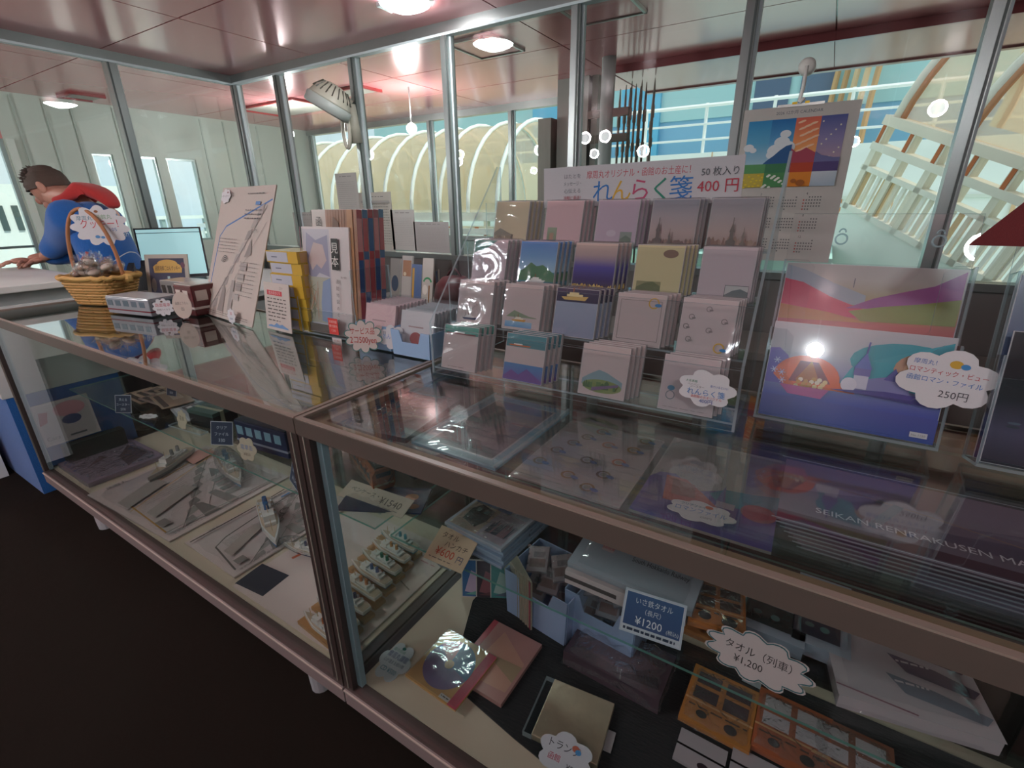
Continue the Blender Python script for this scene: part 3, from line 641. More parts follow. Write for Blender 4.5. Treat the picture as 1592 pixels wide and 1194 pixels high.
# ---- tiered clear rack
RO = Vector((-.785, .878, TZ+.0005)); RW = .707
RM = Matrix.Translation(RO) @ Matrix.Rotation(math.radians(1.2), 4, 'Z')
rack = thing('tiered_rack', 'clear acrylic tiered rack full of note pads with a printed header sign', 'display rack', mat=RM)
RY = [.0, .078, .165, .258]; RZ = [0, .098, .19, .283]; LIP = .118
side = [(0, 0), (0, .128), (.325, .492), (.34, .492), (.34, 0)]
for x in (0, RW-.005):
    b = B('acrylic'); b.T = Matrix(((0, 0, 1, x), (1, 0, 0, 0), (0, 1, 0, 0), (0, 0, 0, 1)))
    b.prism(side, 0, .005, '#ffffff', sidemat='acrylic_rim'); b.build('side_plate', rack)
for i in range(4):
    b = B('acrylic'); b.box(.005, RY[i], RZ[i], RW-.005, RY[i]+.004, RZ[i]+LIP, rim='acrylic_rim'); b.build('lip', rack)
    b = B('acrylic'); b.box(.005, RY[i]+.004, RZ[i]+.012, RW-.005, (RY[i+1] if i < 3 else .325), RZ[i]+.016, rim='acrylic_rim'); b.build('tread', rack)
sp = ay(845, 268, 1.20); se = ay(1160, 236, 1.20)
b = B('paper'); b.T = RM.inverted() @ frame((sp.x, 1.205, 1.288), (se.x-sp.x, .01, .008), (0, 0, 1)); sw = (se-sp).length; sh = .095
b.box(0, 0, -.002, sw, sh, 0, '#b9babd')
b.text('摩周丸オリジナル・函館のお土産に！', sw*.51, sh*.70, sh*.15, '#b04a52', wmax=sw*.52)
for k, (ch, c) in enumerate(zip('れんらく箋', ('#2f6fb0', '#c9a03c', '#b04a6a', '#2f7f6a', '#2f6fb0'))): b.text(ch, sw*(.34+.098*k), sh*.16, sh*.42, c)
b.text('50 枚入り', sw*.90, sh*.62, sh*.15, '#4f5458', wmax=sw*.16); b.text('400 円', sw*.895, sh*.27, sh*.24, '#b03a4a', wmax=sw*.18)
for k, (s_, c) in enumerate((('はたとを', '#777a80'), ('メッセージ・', '#777a80'), ('心伝える', '#777a80'), ('海鮮に最適！', '#a65a62'))): b.text(s_, sw*.17, sh*(.72-.18*k), sh*.09, c, wmax=sw*.10)
b.build('header_sign', rack)

# ---- note pads
PW, PH, PT = .102, .108, .012
def town(b, x0, x1, y, c, seed, hh=.012):
    r = random.Random(seed); x = x0
    while x < x1:
        w = r.uniform(.004, .01); b.poly([(x, y), (min(x+w, x1), y), (min(x+w, x1), y+r.uniform(.3, 1)*hh), (x+w/2, y+hh*r.uniform(.7, 1.2)), (x, y+r.uniform(.3, 1)*hh)], c[r.randrange(len(c))]); x += w
def boat(b, x, y, w, hull='#2f3f63', top='#e4e2de', smoke=False):
    b.poly([(x, y+.10*w), (x+.12*w, y), (x+.9*w, y), (x+w, y+.14*w)], hull); b.rect(x+.2*w, y+.12*w, x+.8*w, y+.2*w, top); b.rect(x+.3*w, y+.2*w, x+.65*w, y+.27*w, top)
    b.rect(x+.42*w, y+.27*w, x+.47*w, y+.42*w, '#8d5a3c'); b.line([(x+.2*w, y+.15*w), (x+.2*w, y+.4*w)], .02*w, '#555555')
    if smoke:
        for k in range(5): b.oval(x+(.5+.1*k)*w, y+(.5+.09*k)*w, .05*w, .035*w, '#a8a19e')
def church(b, x, y, s, c):
    b.rect(x, y, x+.5*s, y+.35*s, c); b.poly([(x-.05*s, y+.35*s), (x+.55*s, y+.35*s), (x+.25*s, y+.6*s)], c); b.rect(x+.15*s, y+.5*s, x+.35*s, y+.9*s, c); b.poly([(x+.1*s, y+.9*s), (x+.4*s, y+.9*s), (x+.25*s, y+1.5*s)], c); b.line([(x+.25*s, y+1.4*s), (x+.25*s, y+1.75*s)], .04*s, c)
def roundel(b, x, y, r, c1='#c9a23c', c2='#3f86bd'):
    b.ring(x, y, r, r*.25, c1, 20); b.oval(x+r*.9, y-r*.35, r*.7, r*.35, c2)
PAPER = '#c0b0ac'
def pad_art(k, b):
    w, h = PW, PH
    R = lambda c: b.rect(.001, .001, w-.001, h-.001, c)
    if k == 'roofs': R('#cdbf9e'); town(b, 0.002, w*.6, .004, ['#77705e', '#8f866f', '#6a6457'], 1, .02); b.hill(.002, w*.55, .018, [.008, .02, .012, .004], '#8f8a78')
    if k == 'pink': R('#d6b3b4'); b.rect(w*.1, .008, w*.36, .042, '#6f8a6a', '#93a58a'); b.rect(w*.17, .01, w*.28, .028, '#a5876f')
    if k == 'mauve': R('#c3aebb'); b.rect(w*.62, .006, w*.9, .034, '#8f9a8f'); b.hill(w*.62, w*.9, .006, [.01, .02, .012], '#6f7f70'); b.oval(w*.4, .03, .012, .008, '#cfc0ca')
    if k == 'church': b.grad(.001, .001, w-.001, h-.001, ['#b09a93', '#bfa9a3', '#b3a7a9', '#8f929c']); town(b, .002, w*.98, .003, ['#8a6f66', '#9b8478', '#7f6a64'], 3, .016); church(b, w*.12, .004, .036, '#6b625f'); church(b, w*.42, .004, .022, '#7a6f6a')
    if k == 'church2': b.grad(.001, .001, w-.001, h-.001, ['#b39a90', '#c2aca4', '#b5a9a8', '#96969c']); town(b, .002, w*.98, .003, ['#94786c', '#a88f80', '#86716a'], 5, .022); church(b, w*.4, .004, .036, '#746a64'); church(b, w*.66, .004, .024, '#7f746c')
    if k == 'strip': R('#c6b4b8'); b.poly([(.001, h-.001), (.001, h-.035), (.012, h-.03), (.03, h-.028), (.05, h-.014), (w*.7, h-.001)], '#5b8f86'); boat(b, w*.55, .006, .03)
    if k == 'bluebay': b.grad(.001, .035, w-.001, h-.001, ['#9fc0d2', '#6f9fc9', '#4f86c4']); b.rect(.001, .001, w-.001, .035, '#3f7f8c'); b.hill(.001, w-.001, .012, [.02, .03, .045, .036, .04, .03, .018], '#4f7f5c'); boat(b, w*.28, .008, .05, '#e9e6e0', '#f2efe8')
    if k == 'night': b.grad(.001, .001, w-.001, h-.001, ['#2b2a3f', '#3a2f6a', '#4f4a9a', '#b79f9c', '#cbb3a6']); town(b, .002, w*.98, .003, ['#c9a24f', '#6f5a4a', '#3b3348', '#e0c070'], 8, .012)
    if k == 'cream': R('#cfc396'); b.oval(w*.72, h-.018, .016, .009, '#8a6f5f'); b.rect(w*.08, .006, w*.6, .03, '#93916a'); b.hill(w*.08, w*.6, .01, [.006, .016, .02, .01], '#6b7350')
    if k == 'photo': R('#c5b6b9'); b.rect(w*.52, .005, w*.95, .032, '#c3c3bf'); b.hill(w*.52, w*.95, .008, [.004, .014, .018, .012], '#6f7a7a'); b.line([(w*.52, .005), (w*.95, .005), (w*.95, .032), (w*.52, .032), (w*.52, .005)], .0012, '#50565a')
    if k == 'steamer': R(PAPER); boat(b, w*.16, .010, .045, '#3c4560', '#dcd5d0', True)
    if k == 'harbour': R(PAPER); b.hill(w*.1, w*.9, .03, [.0, .016, .01, .004, .002], '#7f8f74'); b.rect(w*.08, .006, w*.8, .02, '#5f93bd', '#93b4c9'); boat(b, w*.25, .02, .04, '#c98f3c', '#e9dcc4')
    if k == 'lights': b.rect(.001, .001, w-.001, h*.72, '#8f93a8', '#9aa3b5'); b.rect(.001, h*.72, w-.001, h-.001, '#2b2a46', '#3a3550'); boat(b, w*.12, h*.76, .065, '#d9b46a', '#f0d9a0')
    if k == 'frame': R(PAPER); b.line([(.008, .012), (w-.008, .012), (w-.008, h-.014), (.008, h-.014), (.008, .012)], .0014, '#7f7a78'); roundel(b, w*.76, h-.018, .010)
    if k == 'dots':
        R('#c9bab8')
        for x, y in ((.5, .82), (.2, .66), (.8, .62), (.12, .48), (.55, .44), (.2, .25)): b.ring(w*x, h*y, .005, .0015, '#8f8785', 10); b.oval(w*x+.004, h*y-.002, .004, .002, '#8f8785', 8)
        roundel(b, w*.78, h*.14, .009)
    if k == 'greenship': R(PAPER); b.rect(.001, h*.80, w-.001, h-.001, '#3f7f76', '#5f9a8c'); b.poly([(.01, h*.80), (w*.9, h*.80), (w*.93, h*.83), (.006, h*.83)], '#6f2f35'); b.rect(w*.3, h*.83, w*.6, h*.86, '#c9d0cc'); b.lines(w*.2, w*.7, [.006], .0012, '#7a7470')
    if k == 'redship': R(PAPER); b.rect(.001, h*.72, w-.001, h-.001, '#4f7f86', '#3f7a84'); b.poly([(.012, h*.74), (w*.6, h*.74), (w*.64, h*.765), (.006, h*.765)], '#c4642c'); b.rect(w*.2, h*.765, w*.42, h*.79, '#e2ded6'); b.rect(.001, .001, w-.001, .04, '#5f5a98', '#4f7fae'); b.hill(.001, w-.001, .003, [.004, .022, .012, .028, .016, .004], '#6a4f8c')
    if k == 'train': R(PAPER); b.hill(w*.06, w*.92, .022, [.012, .024, .034, .03, .022, .014], '#7f9aa0'); b.oval(w*.5, .022, w*.42, .014, '#7f8f58'); town(b, w*.1, w*.8, .016, ['#4f6a45', '#5f7a4a', '#7d8a50'], 4, .016); b.poly([(w*.3, .01), (w*.85, .026), (w*.85, .031), (w*.3, .018)], '#6f5f78')
    if k == 'plain': R('#bcb0b0'); b.ring(w*.2, .03, .008, .0016, '#6d7a80', 18); b.oval(w*.2, .044, .007, .005, '#4f7f9a'); b.lines(w*.1, w*.9, [.006], .001, '#8f8886')
pads = [(3, 'roofs', 803, 'cream note pad with grey rooftops'), (3, 'pink', 883, 'pink note pad with a small green picture'), (3, 'mauve', 966, 'mauve note pad with a small picture low down'), (3, 'church', 1054, 'grey-sky note pad with church towers at its lower side'), (3, 'church2', 1150, 'grey-sky note pad with a church spire over a sepia town'),
        (2, 'strip', 768, 'pale note pad with a green coast strip and tiny boat'), (2, 'bluebay', 842, 'blue-sky note pad with green mountain and white ship'), (2, 'night', 930, 'note pad with a purple city night view'), (2, 'cream', 1030, 'cream note pad with a brown oval and a green sketch'), (2, 'photo', 1138, 'pale lilac note pad with one grey photo in its corner'),
        (1, 'steamer', 746, 'pale note pad with a small smoking steamer'), (1, 'harbour', 818, 'note pad with a hill and a yellow boat in blue water'), (1, 'lights', 900, 'grey-blue note pad with a lit ship on a dark band'), (1, 'frame', 1000, 'note pad with a thin grey border line'), (1, 'dots', 1108, 'note pad scattered with six small grey motifs'),
        (0, 'greenship', 722, 'note pad with a green band and dark red ship'), (0, 'redship', 820, 'note pad with orange-hulled ship above a purple mountain'), (0, 'train', 944, 'note pad with a mountain, forest and train'), (0, 'plain', 1080, 'greyish note pad with a small round stamp')]
TILT = math.radians(15)
for row, k, px, lab in pads:
    yy = RO.y+RY[row]; c = ay(px, {3: 352, 2: 418, 1: 485, 0: 560}[row], yy+.03); xl = c.x-PW/2
    base = RM @ Matrix.Translation((0, 0, 0))
    n_ = 4 if k not in ('church2', 'photo', 'plain') else 3
    proto = None
    for j in range(n_):
        lx = xl-RO.x+.006*j*(1 if px < 1100 else .5)-.006; lx = max(.008, min(lx, RW-.008-PW)); ly = RY[row]+.0055+j*(PT+.0012); lz = RZ[row]+.0172
        Mj = RM @ Matrix.Translation((lx, ly, lz)) @ Matrix.Rotation(math.radians(90)-TILT, 4, 'X') @ Matrix.Translation((0, 0, -PT))
        if j == 0:
            t = thing('note_pad', lab+' in the rack', 'note pad', mat=Mj)
            b = B('paper'); b.box(0, 0, 0, PW, PH, PT*.85, '#cdc6c4'); b.lay = PT*.85; pad_art(k, b); b.build('pad_block', t)
            b = B('polybag'); b.box(-.0015, -.001, -.0006, PW+.0015, PH+.002, PT*.85+.0022); b.build('sleeve', t)
            proto = t
        else: dup(proto, Mj, 'spare behind the '+lab, 'spare pads behind the '+lab)
cloud_tag('price_cloud', 'white cloud price tag reading 400円 on the corner of the tiered rack', vframe(1098, 605, 0, 0, 0, y=RO.y-.006), .088, .062,
  [('大変素敵', -.30, .16, .06, '#2f7a5a', .3), ('ペーパー', -.26, .06, .06, '#777777', .3), ('コースター', -.18, -.0, .06, '#777777', .3), ('見ているといい', .24, .08, .06, '#3f6bb0', .34), ('れんらく箋', 0, -.20, .16, '#4f86c0', .74), ('函館館のおオリジナル', .02, -.30, .07, '#c04a4a', .6), ('400円', .02, -.43, .11, '#2f4f9a', .36)], n=7, seed=3)

# ---- clear file holders on the right
def file_holder(name, label, M_, w, h):
    t = thing(name, label, 'file holder', mat=M_)
    A = 'acrylic'
    b = B(A); b.box(0, -.004, 0, w, 0, h, rim='acrylic_rim'); b.build('back_plate', t)
    b = B(A); b.box(0, -.075, 0, w, -.0045, .005, rim='acrylic_rim'); b.box(.004, -.07, .005, w-.004, -.066, .012, rim='acrylic_rim'); b.build('foot', t)
    def pocket(nm, y, z0, hh, dip, wl, wr):
        P = [(0, 0), (w, 0), (w, hh), (w-wr+.012, hh), (w-wr, hh-.012), (w-wr, dip+.014), (w-wr-.014, dip), (wl+.014, dip), (wl, dip+.014), (wl, hh-.012), (wl-.012, hh), (0, hh)]
        b = B(A); b.T = Matrix(((1, 0, 0, 0), (0, 0, 1, y), (0, 1, 0, z0), (0, 0, 0, 1))); b.prism(P, -.0035, 0, sidemat='acrylic_rim'); b.build(nm, t)
    pocket('pocket', -.040, .10, .195, .075, .05, .04); pocket('pocket', -.072, .003, .165, .07, .04, .035)
    for x in (0, w-.0035):
        b = B(A); b.box(x, -.071, .005, x+.0035, -.004, .17, rim='acrylic_rim'); b.build('side_plate', t)
        b = B(A); b.box(x, -.039, .17, x+.0035, -.004, .295, rim='acrylic_rim'); b.build('side_plate', t)
    for x in (.082, w-.05):
        b = B('acrylic_rim')
        b.tube([(x+.009*math.cos(a), -.006, h-.045+.009*math.sin(a)) for a in [2*math.pi*i/16 for i in range(16)]], .0016, 6, '#dfe8ea', closed=True)
        b.tube([(x+.005*math.cos(a), -.006, h-.033+.006*math.sin(a)) for a in [math.pi*i/8 for i in range(9)]], .0014, 6, '#dfe8ea'); b.build('hanging_hole', t)
    return t
def holder_M(x0, y, rz=0): return Matrix.Translation((x0, y, TZ+.0005)) @ Matrix.Rotation(rz, 4, 'Z') @ Matrix.Rotation(math.radians(-14), 4, 'X')
HM1 = holder_M(-.055, 1.015); HW, HH = .270, .385
file_holder('file_holder', 'clear acrylic two-pocket holder with the bright picture files', HM1, HW, HH)
def in_holder(HM, x, y, z): return HM @ Matrix(((1, 0, 0, x), (0, 0, -1, y), (0, 1, 0, z), (0, 0, 0, 1)))
def clear_file(name, label, Mt, w, h, art, group=None):
    t = thing(name, label, 'file', mat=Mt)
    b = B('gloss'); b.box(0, 0, -.002, w, h, 0, '#c5c3c6'); art(b, w, h); b.build('file_cover', t)
    b = B('acrylic'); b.box(-.001, -.001, .008, w+.001, h+.001, .009, rim='acrylic_rim'); b.build('sleeve', t); return t
def art_romantic(b, w, h):
    b.grad(.001, .001, w-.001, h-.001, ['#4456a8', '#5a63b8', '#8f90b8', '#b9b6bc', '#bcbcc0'])
    b.oval(w*.78, h*.70, w*.30, h*.2, '#2f9aa8'); b.poly([(w*.45, h*.45), (w*.50, h*.62), (w*.62, h*.72), (w*.99, h*.95), (w*.99, h*.45)], '#3aa0ae'); b.oval(w*.86, h*.66, w*.14, h*.16, '#c79a7c'); b.oval(w*.86, h*.66, w*.09, h*.10, '#d8b08c')
    b.poly([(.001, h*.36), (.001, h*.72), (w*.06, h*.73), (w*.12, h*.66), (w*.16, h*.5), (w*.14, h*.36)], '#6c5fb4')
    P = [(w*.12, h*.36)]+[(w*(.25+.20*math.cos(a)), h*(.45+.23*math.sin(a))) for a in [math.pi*(1-i/14) for i in range(15)]]+[(w*.55, h*.36)]
    b.poly(P, '#e2653c'); b.poly([(w*.15, h*.40), (w*.2, h*.62), (w*.31, h*.62), (w*.4, h*.42)], '#8a3f4a'); b.poly([(w*.19, h*.42), (w*.27, h*.63), (w*.33, h*.44)], '#b06a3c')
    for k in range(16): b.oval(w*(.2+.18*((k*37) % 16)/16), h*(.36+.1*((k*11) % 7)/7), .004, .004, random.choice(['#e8c890', '#f0dcc0', '#c98f4a']), 8)
    b.poly([(w*.1, h*.36), (w*.4, h*.36), (w*.36, h*.26), (w*.16, h*.27)], '#c45a9c')
    b.rect(w*.52, h*.42, w*.60, h*.55, '#c9c6d8'); b.rect(w*.515, h*.55, w*.605, h*.62, '#6a5fa4'); b.poly([(w*.51, h*.62), (w*.61, h*.62), (w*.565, h*.78)], '#5f6ab4'); b.line([(w*.565, h*.77), (w*.57, h*.88)], .0025, '#4a4f98')
    b.poly([(w*.6, h*.42), (w*.82, h*.40), (w*.82, h*.5), (w*.72, h*.58), (w*.6, h*.53)], '#7f7cb0'); b.poly([(w*.68, h*.54), (w*.78, h*.53), (w*.73, h*.66)], '#54509a'); b.oval(w*.5, h*.45, w*.045, h*.07, '#d9d2de')
    b.poly([(w*.4, h*.38), (w*.99, h*.34), (w*.99, h*.42), (w*.7, h*.43)], '#4a3f8c'); b.rect(.001, .001, w-.001, h*.24, '#4257a6', '#5a5fae')
    for x, y in ((.06, .6), (.1, .48), (.11, .4), (.05, .5)):
        for a in range(3): c, s_ = math.cos(a*1.05), math.sin(a*1.05); b.line([(w*x-.006*c, h*y-.006*s_), (w*x+.006*c, h*y+.006*s_)], .0012, '#c9c9ea')
    b.rect(w*.87, h*.05, w*.96, h*.10, '#cfcfd2'); b.text('No.1150', w*.915, h*.063, h*.022, '#777777', wmax=w*.07)
def art_flowers(b, w, h):
    Y = lambda v: h*(.60+.40*v)
    b.rect(.001, .001, w-.001, Y(.12), '#b8605c'); b.grad(.001, Y(.12), w-.001, h-.001, ['#b8605c', '#a8884e', '#a99f86', '#b9b3ac', '#b2aea9'])
    b.poly([(.001, Y(.4)), (.001, Y(.97)), (w*.12, Y(.9)), (w*.3, Y(.72)), (w*.5, Y(.55)), (w*.5, Y(.4))], '#98a3ac')
    b.poly([(.001, Y(.75)), (w*.12, Y(.70)), (w*.3, Y(.5)), (w*.5, Y(.34)), (w*.5, Y(.2)), (.001, Y(.25))], '#c4445f'); b.poly([(w*.4, Y(.34)), (w*.55, Y(.52)), (w*.7, Y(.64)), (w*.85, Y(.75)), (w*.99, Y(.97)), (w*.99, Y(.42))], '#93508c'); b.poly([(w*.42, Y(.3)), (w*.6, Y(.40)), (w*.8, Y(.48)), (w*.99, Y(.58)), (w*.99, Y(.2)), (w*.5, Y(.16))], '#7f8a44')
    b.poly([(.001, Y(.1)), (.001, Y(.34)), (w*.3, Y(.26)), (w*.55, Y(.14))], '#b87a4c'); b.line([(w*.42, Y(.66)), (w*.42, Y(.80))], .0016, '#7d7f84')
clear_file('clear_file', 'purple-blue picture file with church and sailing ship in the lower pocket', in_holder(HM1, .006, -.062, .0065), HW-.012, .175, art_romantic)
dup_f = clear_file('clear_file', 'file with pink and purple flower slopes in the upper pocket', in_holder(HM1, .006, -.030, .0065), HW-.012, .285, art_flowers)
cloud_tag('price_cloud', 'large white cloud tag reading 250円 on the bright file holder', HM1 @ Matrix.Translation((HW-.012, -.0775, .115)) @ Matrix.Rotation(math.radians(90), 4, 'X') @ Matrix.Rotation(math.radians(-3), 4, 'Z'), .112, .084,
  [('摩周丸！', -.28, .24, .075, '#3f6bb0', .3), ('ロマンティック・ビュー', 0, .08, .085, '#b8434a', .86), ('函館ロマン・ファイル', -.02, -.08, .085, '#4f7fc0', .84), ('250円', .12, -.33, .13, '#4a4d52', .36), ('', .06, .30, .10, '#c9a23c', 0), ('', .16, .28, .07, '#3f86bd', 0)], n=6, seed=5)
HM2 = holder_M(.255, .985)
file_holder('file_holder', 'second clear acrylic holder with the dark blue files, beside the bright one', HM2, HW, HH)
def art_dark(b, w, h):
    b.grad(.001, .001, w-.001, h-.001, ['#3c3642', '#55526a', '#232830', '#161a20', '#1b2027'])
    for k in range(14): b.oval(w*(.1+.8*((k*31) % 13)/13), h*(.3+.3*((k*17) % 11)/11), .008, .002, random.choice(['#5a6a78', '#8a939a', '#3f4a54']), 8)
def art_night(b, w, h): b.grad(.001, .001, w-.001, h-.001, ['#3f4a80', '#55639a', '#6f7d98', '#8590a0']); b.poly([(w*.4, h*.35), (w*.99, h*.5), (w*.99, h*.8), (w*.7, h*.7)], '#2f4f94')
clear_file('clear_file', 'dark night-sea file in the lower pocket of the second holder', in_holder(HM2, .006, -.062, .0065), HW-.012, .20, art_dark)
clear_file('clear_file', 'blue evening file in the upper pocket of the second holder', in_holder(HM2, .006, -.030, .0065), HW-.012, .285, art_night)
# dark red pennant poking in at the viewer's right
p0 = ay(1508, 380, .86); p1 = ay(1700, 385, .80); p2 = ay(1690, 240, .80)
t = thing('cloth_pennant', 'dark red cloth pennant hanging above the dark blue file holder', 'pennant', p1)
b = B('fabric'); q = [Vector(v)-p1 for v in (p0, p1, p2)]; nn = (q[1]-q[0]).cross(q[2]-q[0]).normalized()*.004
for s_ in (1, -1): b.face([v+nn*s_ for v in (q if s_ > 0 else q[::-1])], '#6d2426')
b.mesh([v+nn for v in q]+[v-nn for v in q], [(0, 3, 4, 1), (1, 4, 5, 2), (2, 5, 3, 0)], '#56181b'); b.build('cloth', t)
b = B('plastic'); b.tube([q[2], Vector((q[2].x, q[2].y, CZ-p1.z))], .003, 6, '#d9d9d6'); b.tube([q[1], q[2]], .005, 8, '#8a5a4a'); b.build('cord', t)

# ---- blue bins with coasters
def bin_(name, label, x, y, z, w, d, h, rz=0, col='#93b4d6', dip=.45):
    t = thing(name, label, 'bin', (x, y, z), rz); th = .003
    b = B('plastic'); b.box(0, 0, 0, w, d, th, col); b.build('base', t)
    P = [(0, 0), (w, 0), (w*1.03, h), (w*.80, h), (w*.72, h*(1-dip)), (w*.28, h*(1-dip)), (w*.20, h), (-w*.03, h)]
    b = B('plastic'); b.T = Matrix(((1, 0, 0, 0), (0, 0, 1, -.001), (0, 1, 0, 0), (0, 0, 0, 1))); b.prism(P, -th, 0, col); b.build('front_wall', t)
    b = B('plastic'); b.T = Matrix(((1, 0, 0, 0), (0, 0, 1, d+th), (0, 1, 0, 0), (0, 0, 0, 1))); b.prism([(0, 0), (w, 0), (w*1.03, h), (-w*.03, h)], -th, 0, col); b.build('back_wall', t)
    for s_ in (0, 1):
        b = B('plastic'); x0 = s_*w; o = .03*w*(1 if s_ else -1); e = th*(1 if s_ else -1)
        b.mesh([(x0, 0, 0), (x0, d, 0), (x0+o, d, h), (x0+o, 0, h), (x0+e, 0, 0), (x0+e, d, 0), (x0+o+e, d, h), (x0+o+e, 0, h)], [(0, 1, 2, 3), (7, 6, 5, 4), (0, 4, 5, 1), (3, 2, 6, 7), (0, 3, 7, 4), (1, 5, 6, 2)], col); b.build('side_wall', t)
    return t
a = az(548, 540, TZ); b1x = a.x+.02
bin_('blue_bin', 'blue bin of pink coasters behind the サービス品 tag', b1x-.02, .965, TZ, .135, .155, .072)
bin_('blue_bin', 'blue bin of pale cards between the two cloud tags and the rack', b1x+.135, .955, TZ, .135, .165, .072)
for bi, (bx, by, lab, cols) in enumerate(((b1x-.018, .965, 'pink square coaster pack standing in the first blue bin', ['#cdb0b2', '#c9b4b4', '#cbb8c0']), (b1x+.137, .955, 'pale card pack standing in the second blue bin', ['#c3c3c6', '#b9c0cc', '#c9c3c0']))):
    pr = None
    for j in range(9):
        Mj = Matrix.Translation((bx+.006, by+.008+.0155*j, TZ+.0035)) @ Matrix.Rotation(math.radians(76), 4, 'X')
        if pr is None:
            t = thing('coaster_pack', lab, 'coaster', mat=Mj, group=lab.replace('pack', 'packs')); b = B('gloss'); b.box(0, 0, -.008, .122, .125-.004*bi, 0, cols[0]); b.rect(.03, .075, .085, .079, '#a08a8c'); b.oval(.06, .045, .022, .018, '#b79a94' if bi == 0 else '#8f4a4a'); b.build('pack', t)
            b = B('polybag'); b.box(-.001, -.0005, -.009, .123, .132, .0015); b.build('sleeve', t); pr = t
        else: dup(pr, Mj)
cloud_tag('price_cloud', 'handwritten red cloud tag サービス品 2コ500yen before the pink bin', vframe(567, 548, TZ, math.radians(8), .45) @ Matrix.Translation((0, .047, .004)), .098, .082,
  [('サービス品', -.02, .10, .19, '#b0342c', .74), ('2コ500yen', 0, -.22, .22, '#b0342c', .8)], col='#cbbfb8', edge='#4f7f7a', n=10, seed=2, stand=[(0, -.02, -.002), (0, -.046, -.002)])
cloud_tag('price_cloud', 'small white cloud tag れんらく箋 on the second blue bin', vframe(613, 548, TZ, math.radians(8), .4) @ Matrix.Translation((.0, .045, .006)), .072, .062,
  [('日', -.34, .14, .12, '#3f4f6a', .2), ('れんらく箋', 0, -.06, .2, '#4f86c0', .8), ('¥200', .12, -.36, .1, '#a65a62', .4), ('', 0, .3, .06, '#7a3f3a', 0)], n=7, seed=6, stand=[(0, -.02, -.002), (0, -.044, -.002)])

# ---- map magazines in a clear stand
mo = az(484, 512, TZ); MX0, MY0 = mo.x+.012, .985
t = thing('magazine_stand', 'clear stand holding the map brochures and thick magazines', 'stand', (MX0, MY0, TZ))
b = B('acrylic'); b.box(0, 0, 0, .265, .15, .004, rim='acrylic_rim'); b.box(0, -.004, 0, .265, 0, .085, rim='acrylic_rim'); b.box(.265, -.004, 0, .269, .154, .22, rim='acrylic_rim'); b.box(-.004, -.004, 0, 0, .154, .12, rim='acrylic_rim'); b.box(0, .15, 0, .265, .154, .22, rim='acrylic_rim'); b.build('clear_box', t)
def leaf(name, label, cat, M_, w, h, th, art, cover='#c7c1bf', edge='#d8d4ce', group=None):
    t = thing(name, label, cat, mat=M_, group=group); b = B('gloss'); b.box(0, 0, -th, w, h, 0, edge); b.rect(0, 0, w, h, cover); art(b, w, h); b.build('cover', t); return t
def map_art(b, w, h):
    b.rect(.004, h*.02, w*.60, h*.98, '#b5b4bc'); b.poly([(w*.05, h*.62), (w*.10, h*.95), (w*.3, h*.88), (w*.56, h*.93), (w*.57, h*.55), (w*.35, h*.58), (w*.2, h*.5)], '#8f90a4'); b.poly([(w*.12, h*.7), (w*.25, h*.86), (w*.45, h*.84), (w*.52, h*.7), (w*.4, h*.62), (w*.3, h*.66), (w*.2, h*.6)], '#b9a9a6')
    b.rect(w*.07, h*.1, w*.58, h*.54, '#a7a99a'); b.poly([(w*.36, h*.12), (w*.58, h*.1), (w*.58, h*.54), (w*.42, h*.5), (w*.36, h*.3)], '#8598b4')
    for k in range(26): b.line([(w*(.08+.27*random.random()), h*(.11+.4*random.random())), (w*(.08+.27*random.random()), h*(.11+.4*random.random()))], .0012, random.choice(['#7f8a6a', '#b09a78', '#6f7a5c', '#c0745c']))
    b.rect(w*.06, .003, w*.6, h*.09, '#5f5752'); b.rect(w*.66, h*.62, w*.80, h*.90, '#2b2a2a')
    for k, ch in enumerate('見本'): b.text(ch, w*.73, h*(.78-.12*k), h*.075, '#d8d4ce')
    for k, ch in enumerate('函館地図めぐり'): b.text(ch, w*.76, h*(.50-.062*k), h*.03, '#6f6a68')
    b.text('国土地理', w*.9, h*.55, h*.014, '#6f6a68', wmax=w*.15); b.rect(0, h*.55, .003, h, '#7d3f4a')
def wood_art(b, w, h):
    b.rect(0, 0, w*.32, h, '#bdb6ae'); b.rect(w*.32, 0, w, h, '#94705a'); 
    for k in range(10): b.line([(w*(.36+.06*k), 0), (w*(.34+.065*k), h*.4), (w*(.38+.06*k), h)], .0016, '#7a543f')
    b.poly([(w*.42, h*.72), (w*.5, h*.95), (w*.62, h*.9), (w*.6, h*.7), (w*.52, h*.64)], '#6d5546'); b.rect(w*.8, 0, w*.92, h, '#a57c58')
    for k, ch in enumerate('函館史'): b.text(ch, w*.17, h*(.88-.1*k), h*.06, '#4d4845')
bm = lambda x, y, tl=6, rz=0: Matrix.Translation((x, y, TZ+.0048)) @ Matrix.Rotation(rz, 4, 'Z') @ Matrix.Rotation(math.radians(90-tl), 4, 'X')
leaf('map_brochure', 'grey Hokkaido map brochure with a black 見本 strip in the clear stand', 'brochure', bm(MX0+.004, MY0+.012), .222, .335, .008, map_art)
spine_cols = ['#b5434a', '#4f6a94', '#b5434a', '#a8505a', '#5f7aa0']
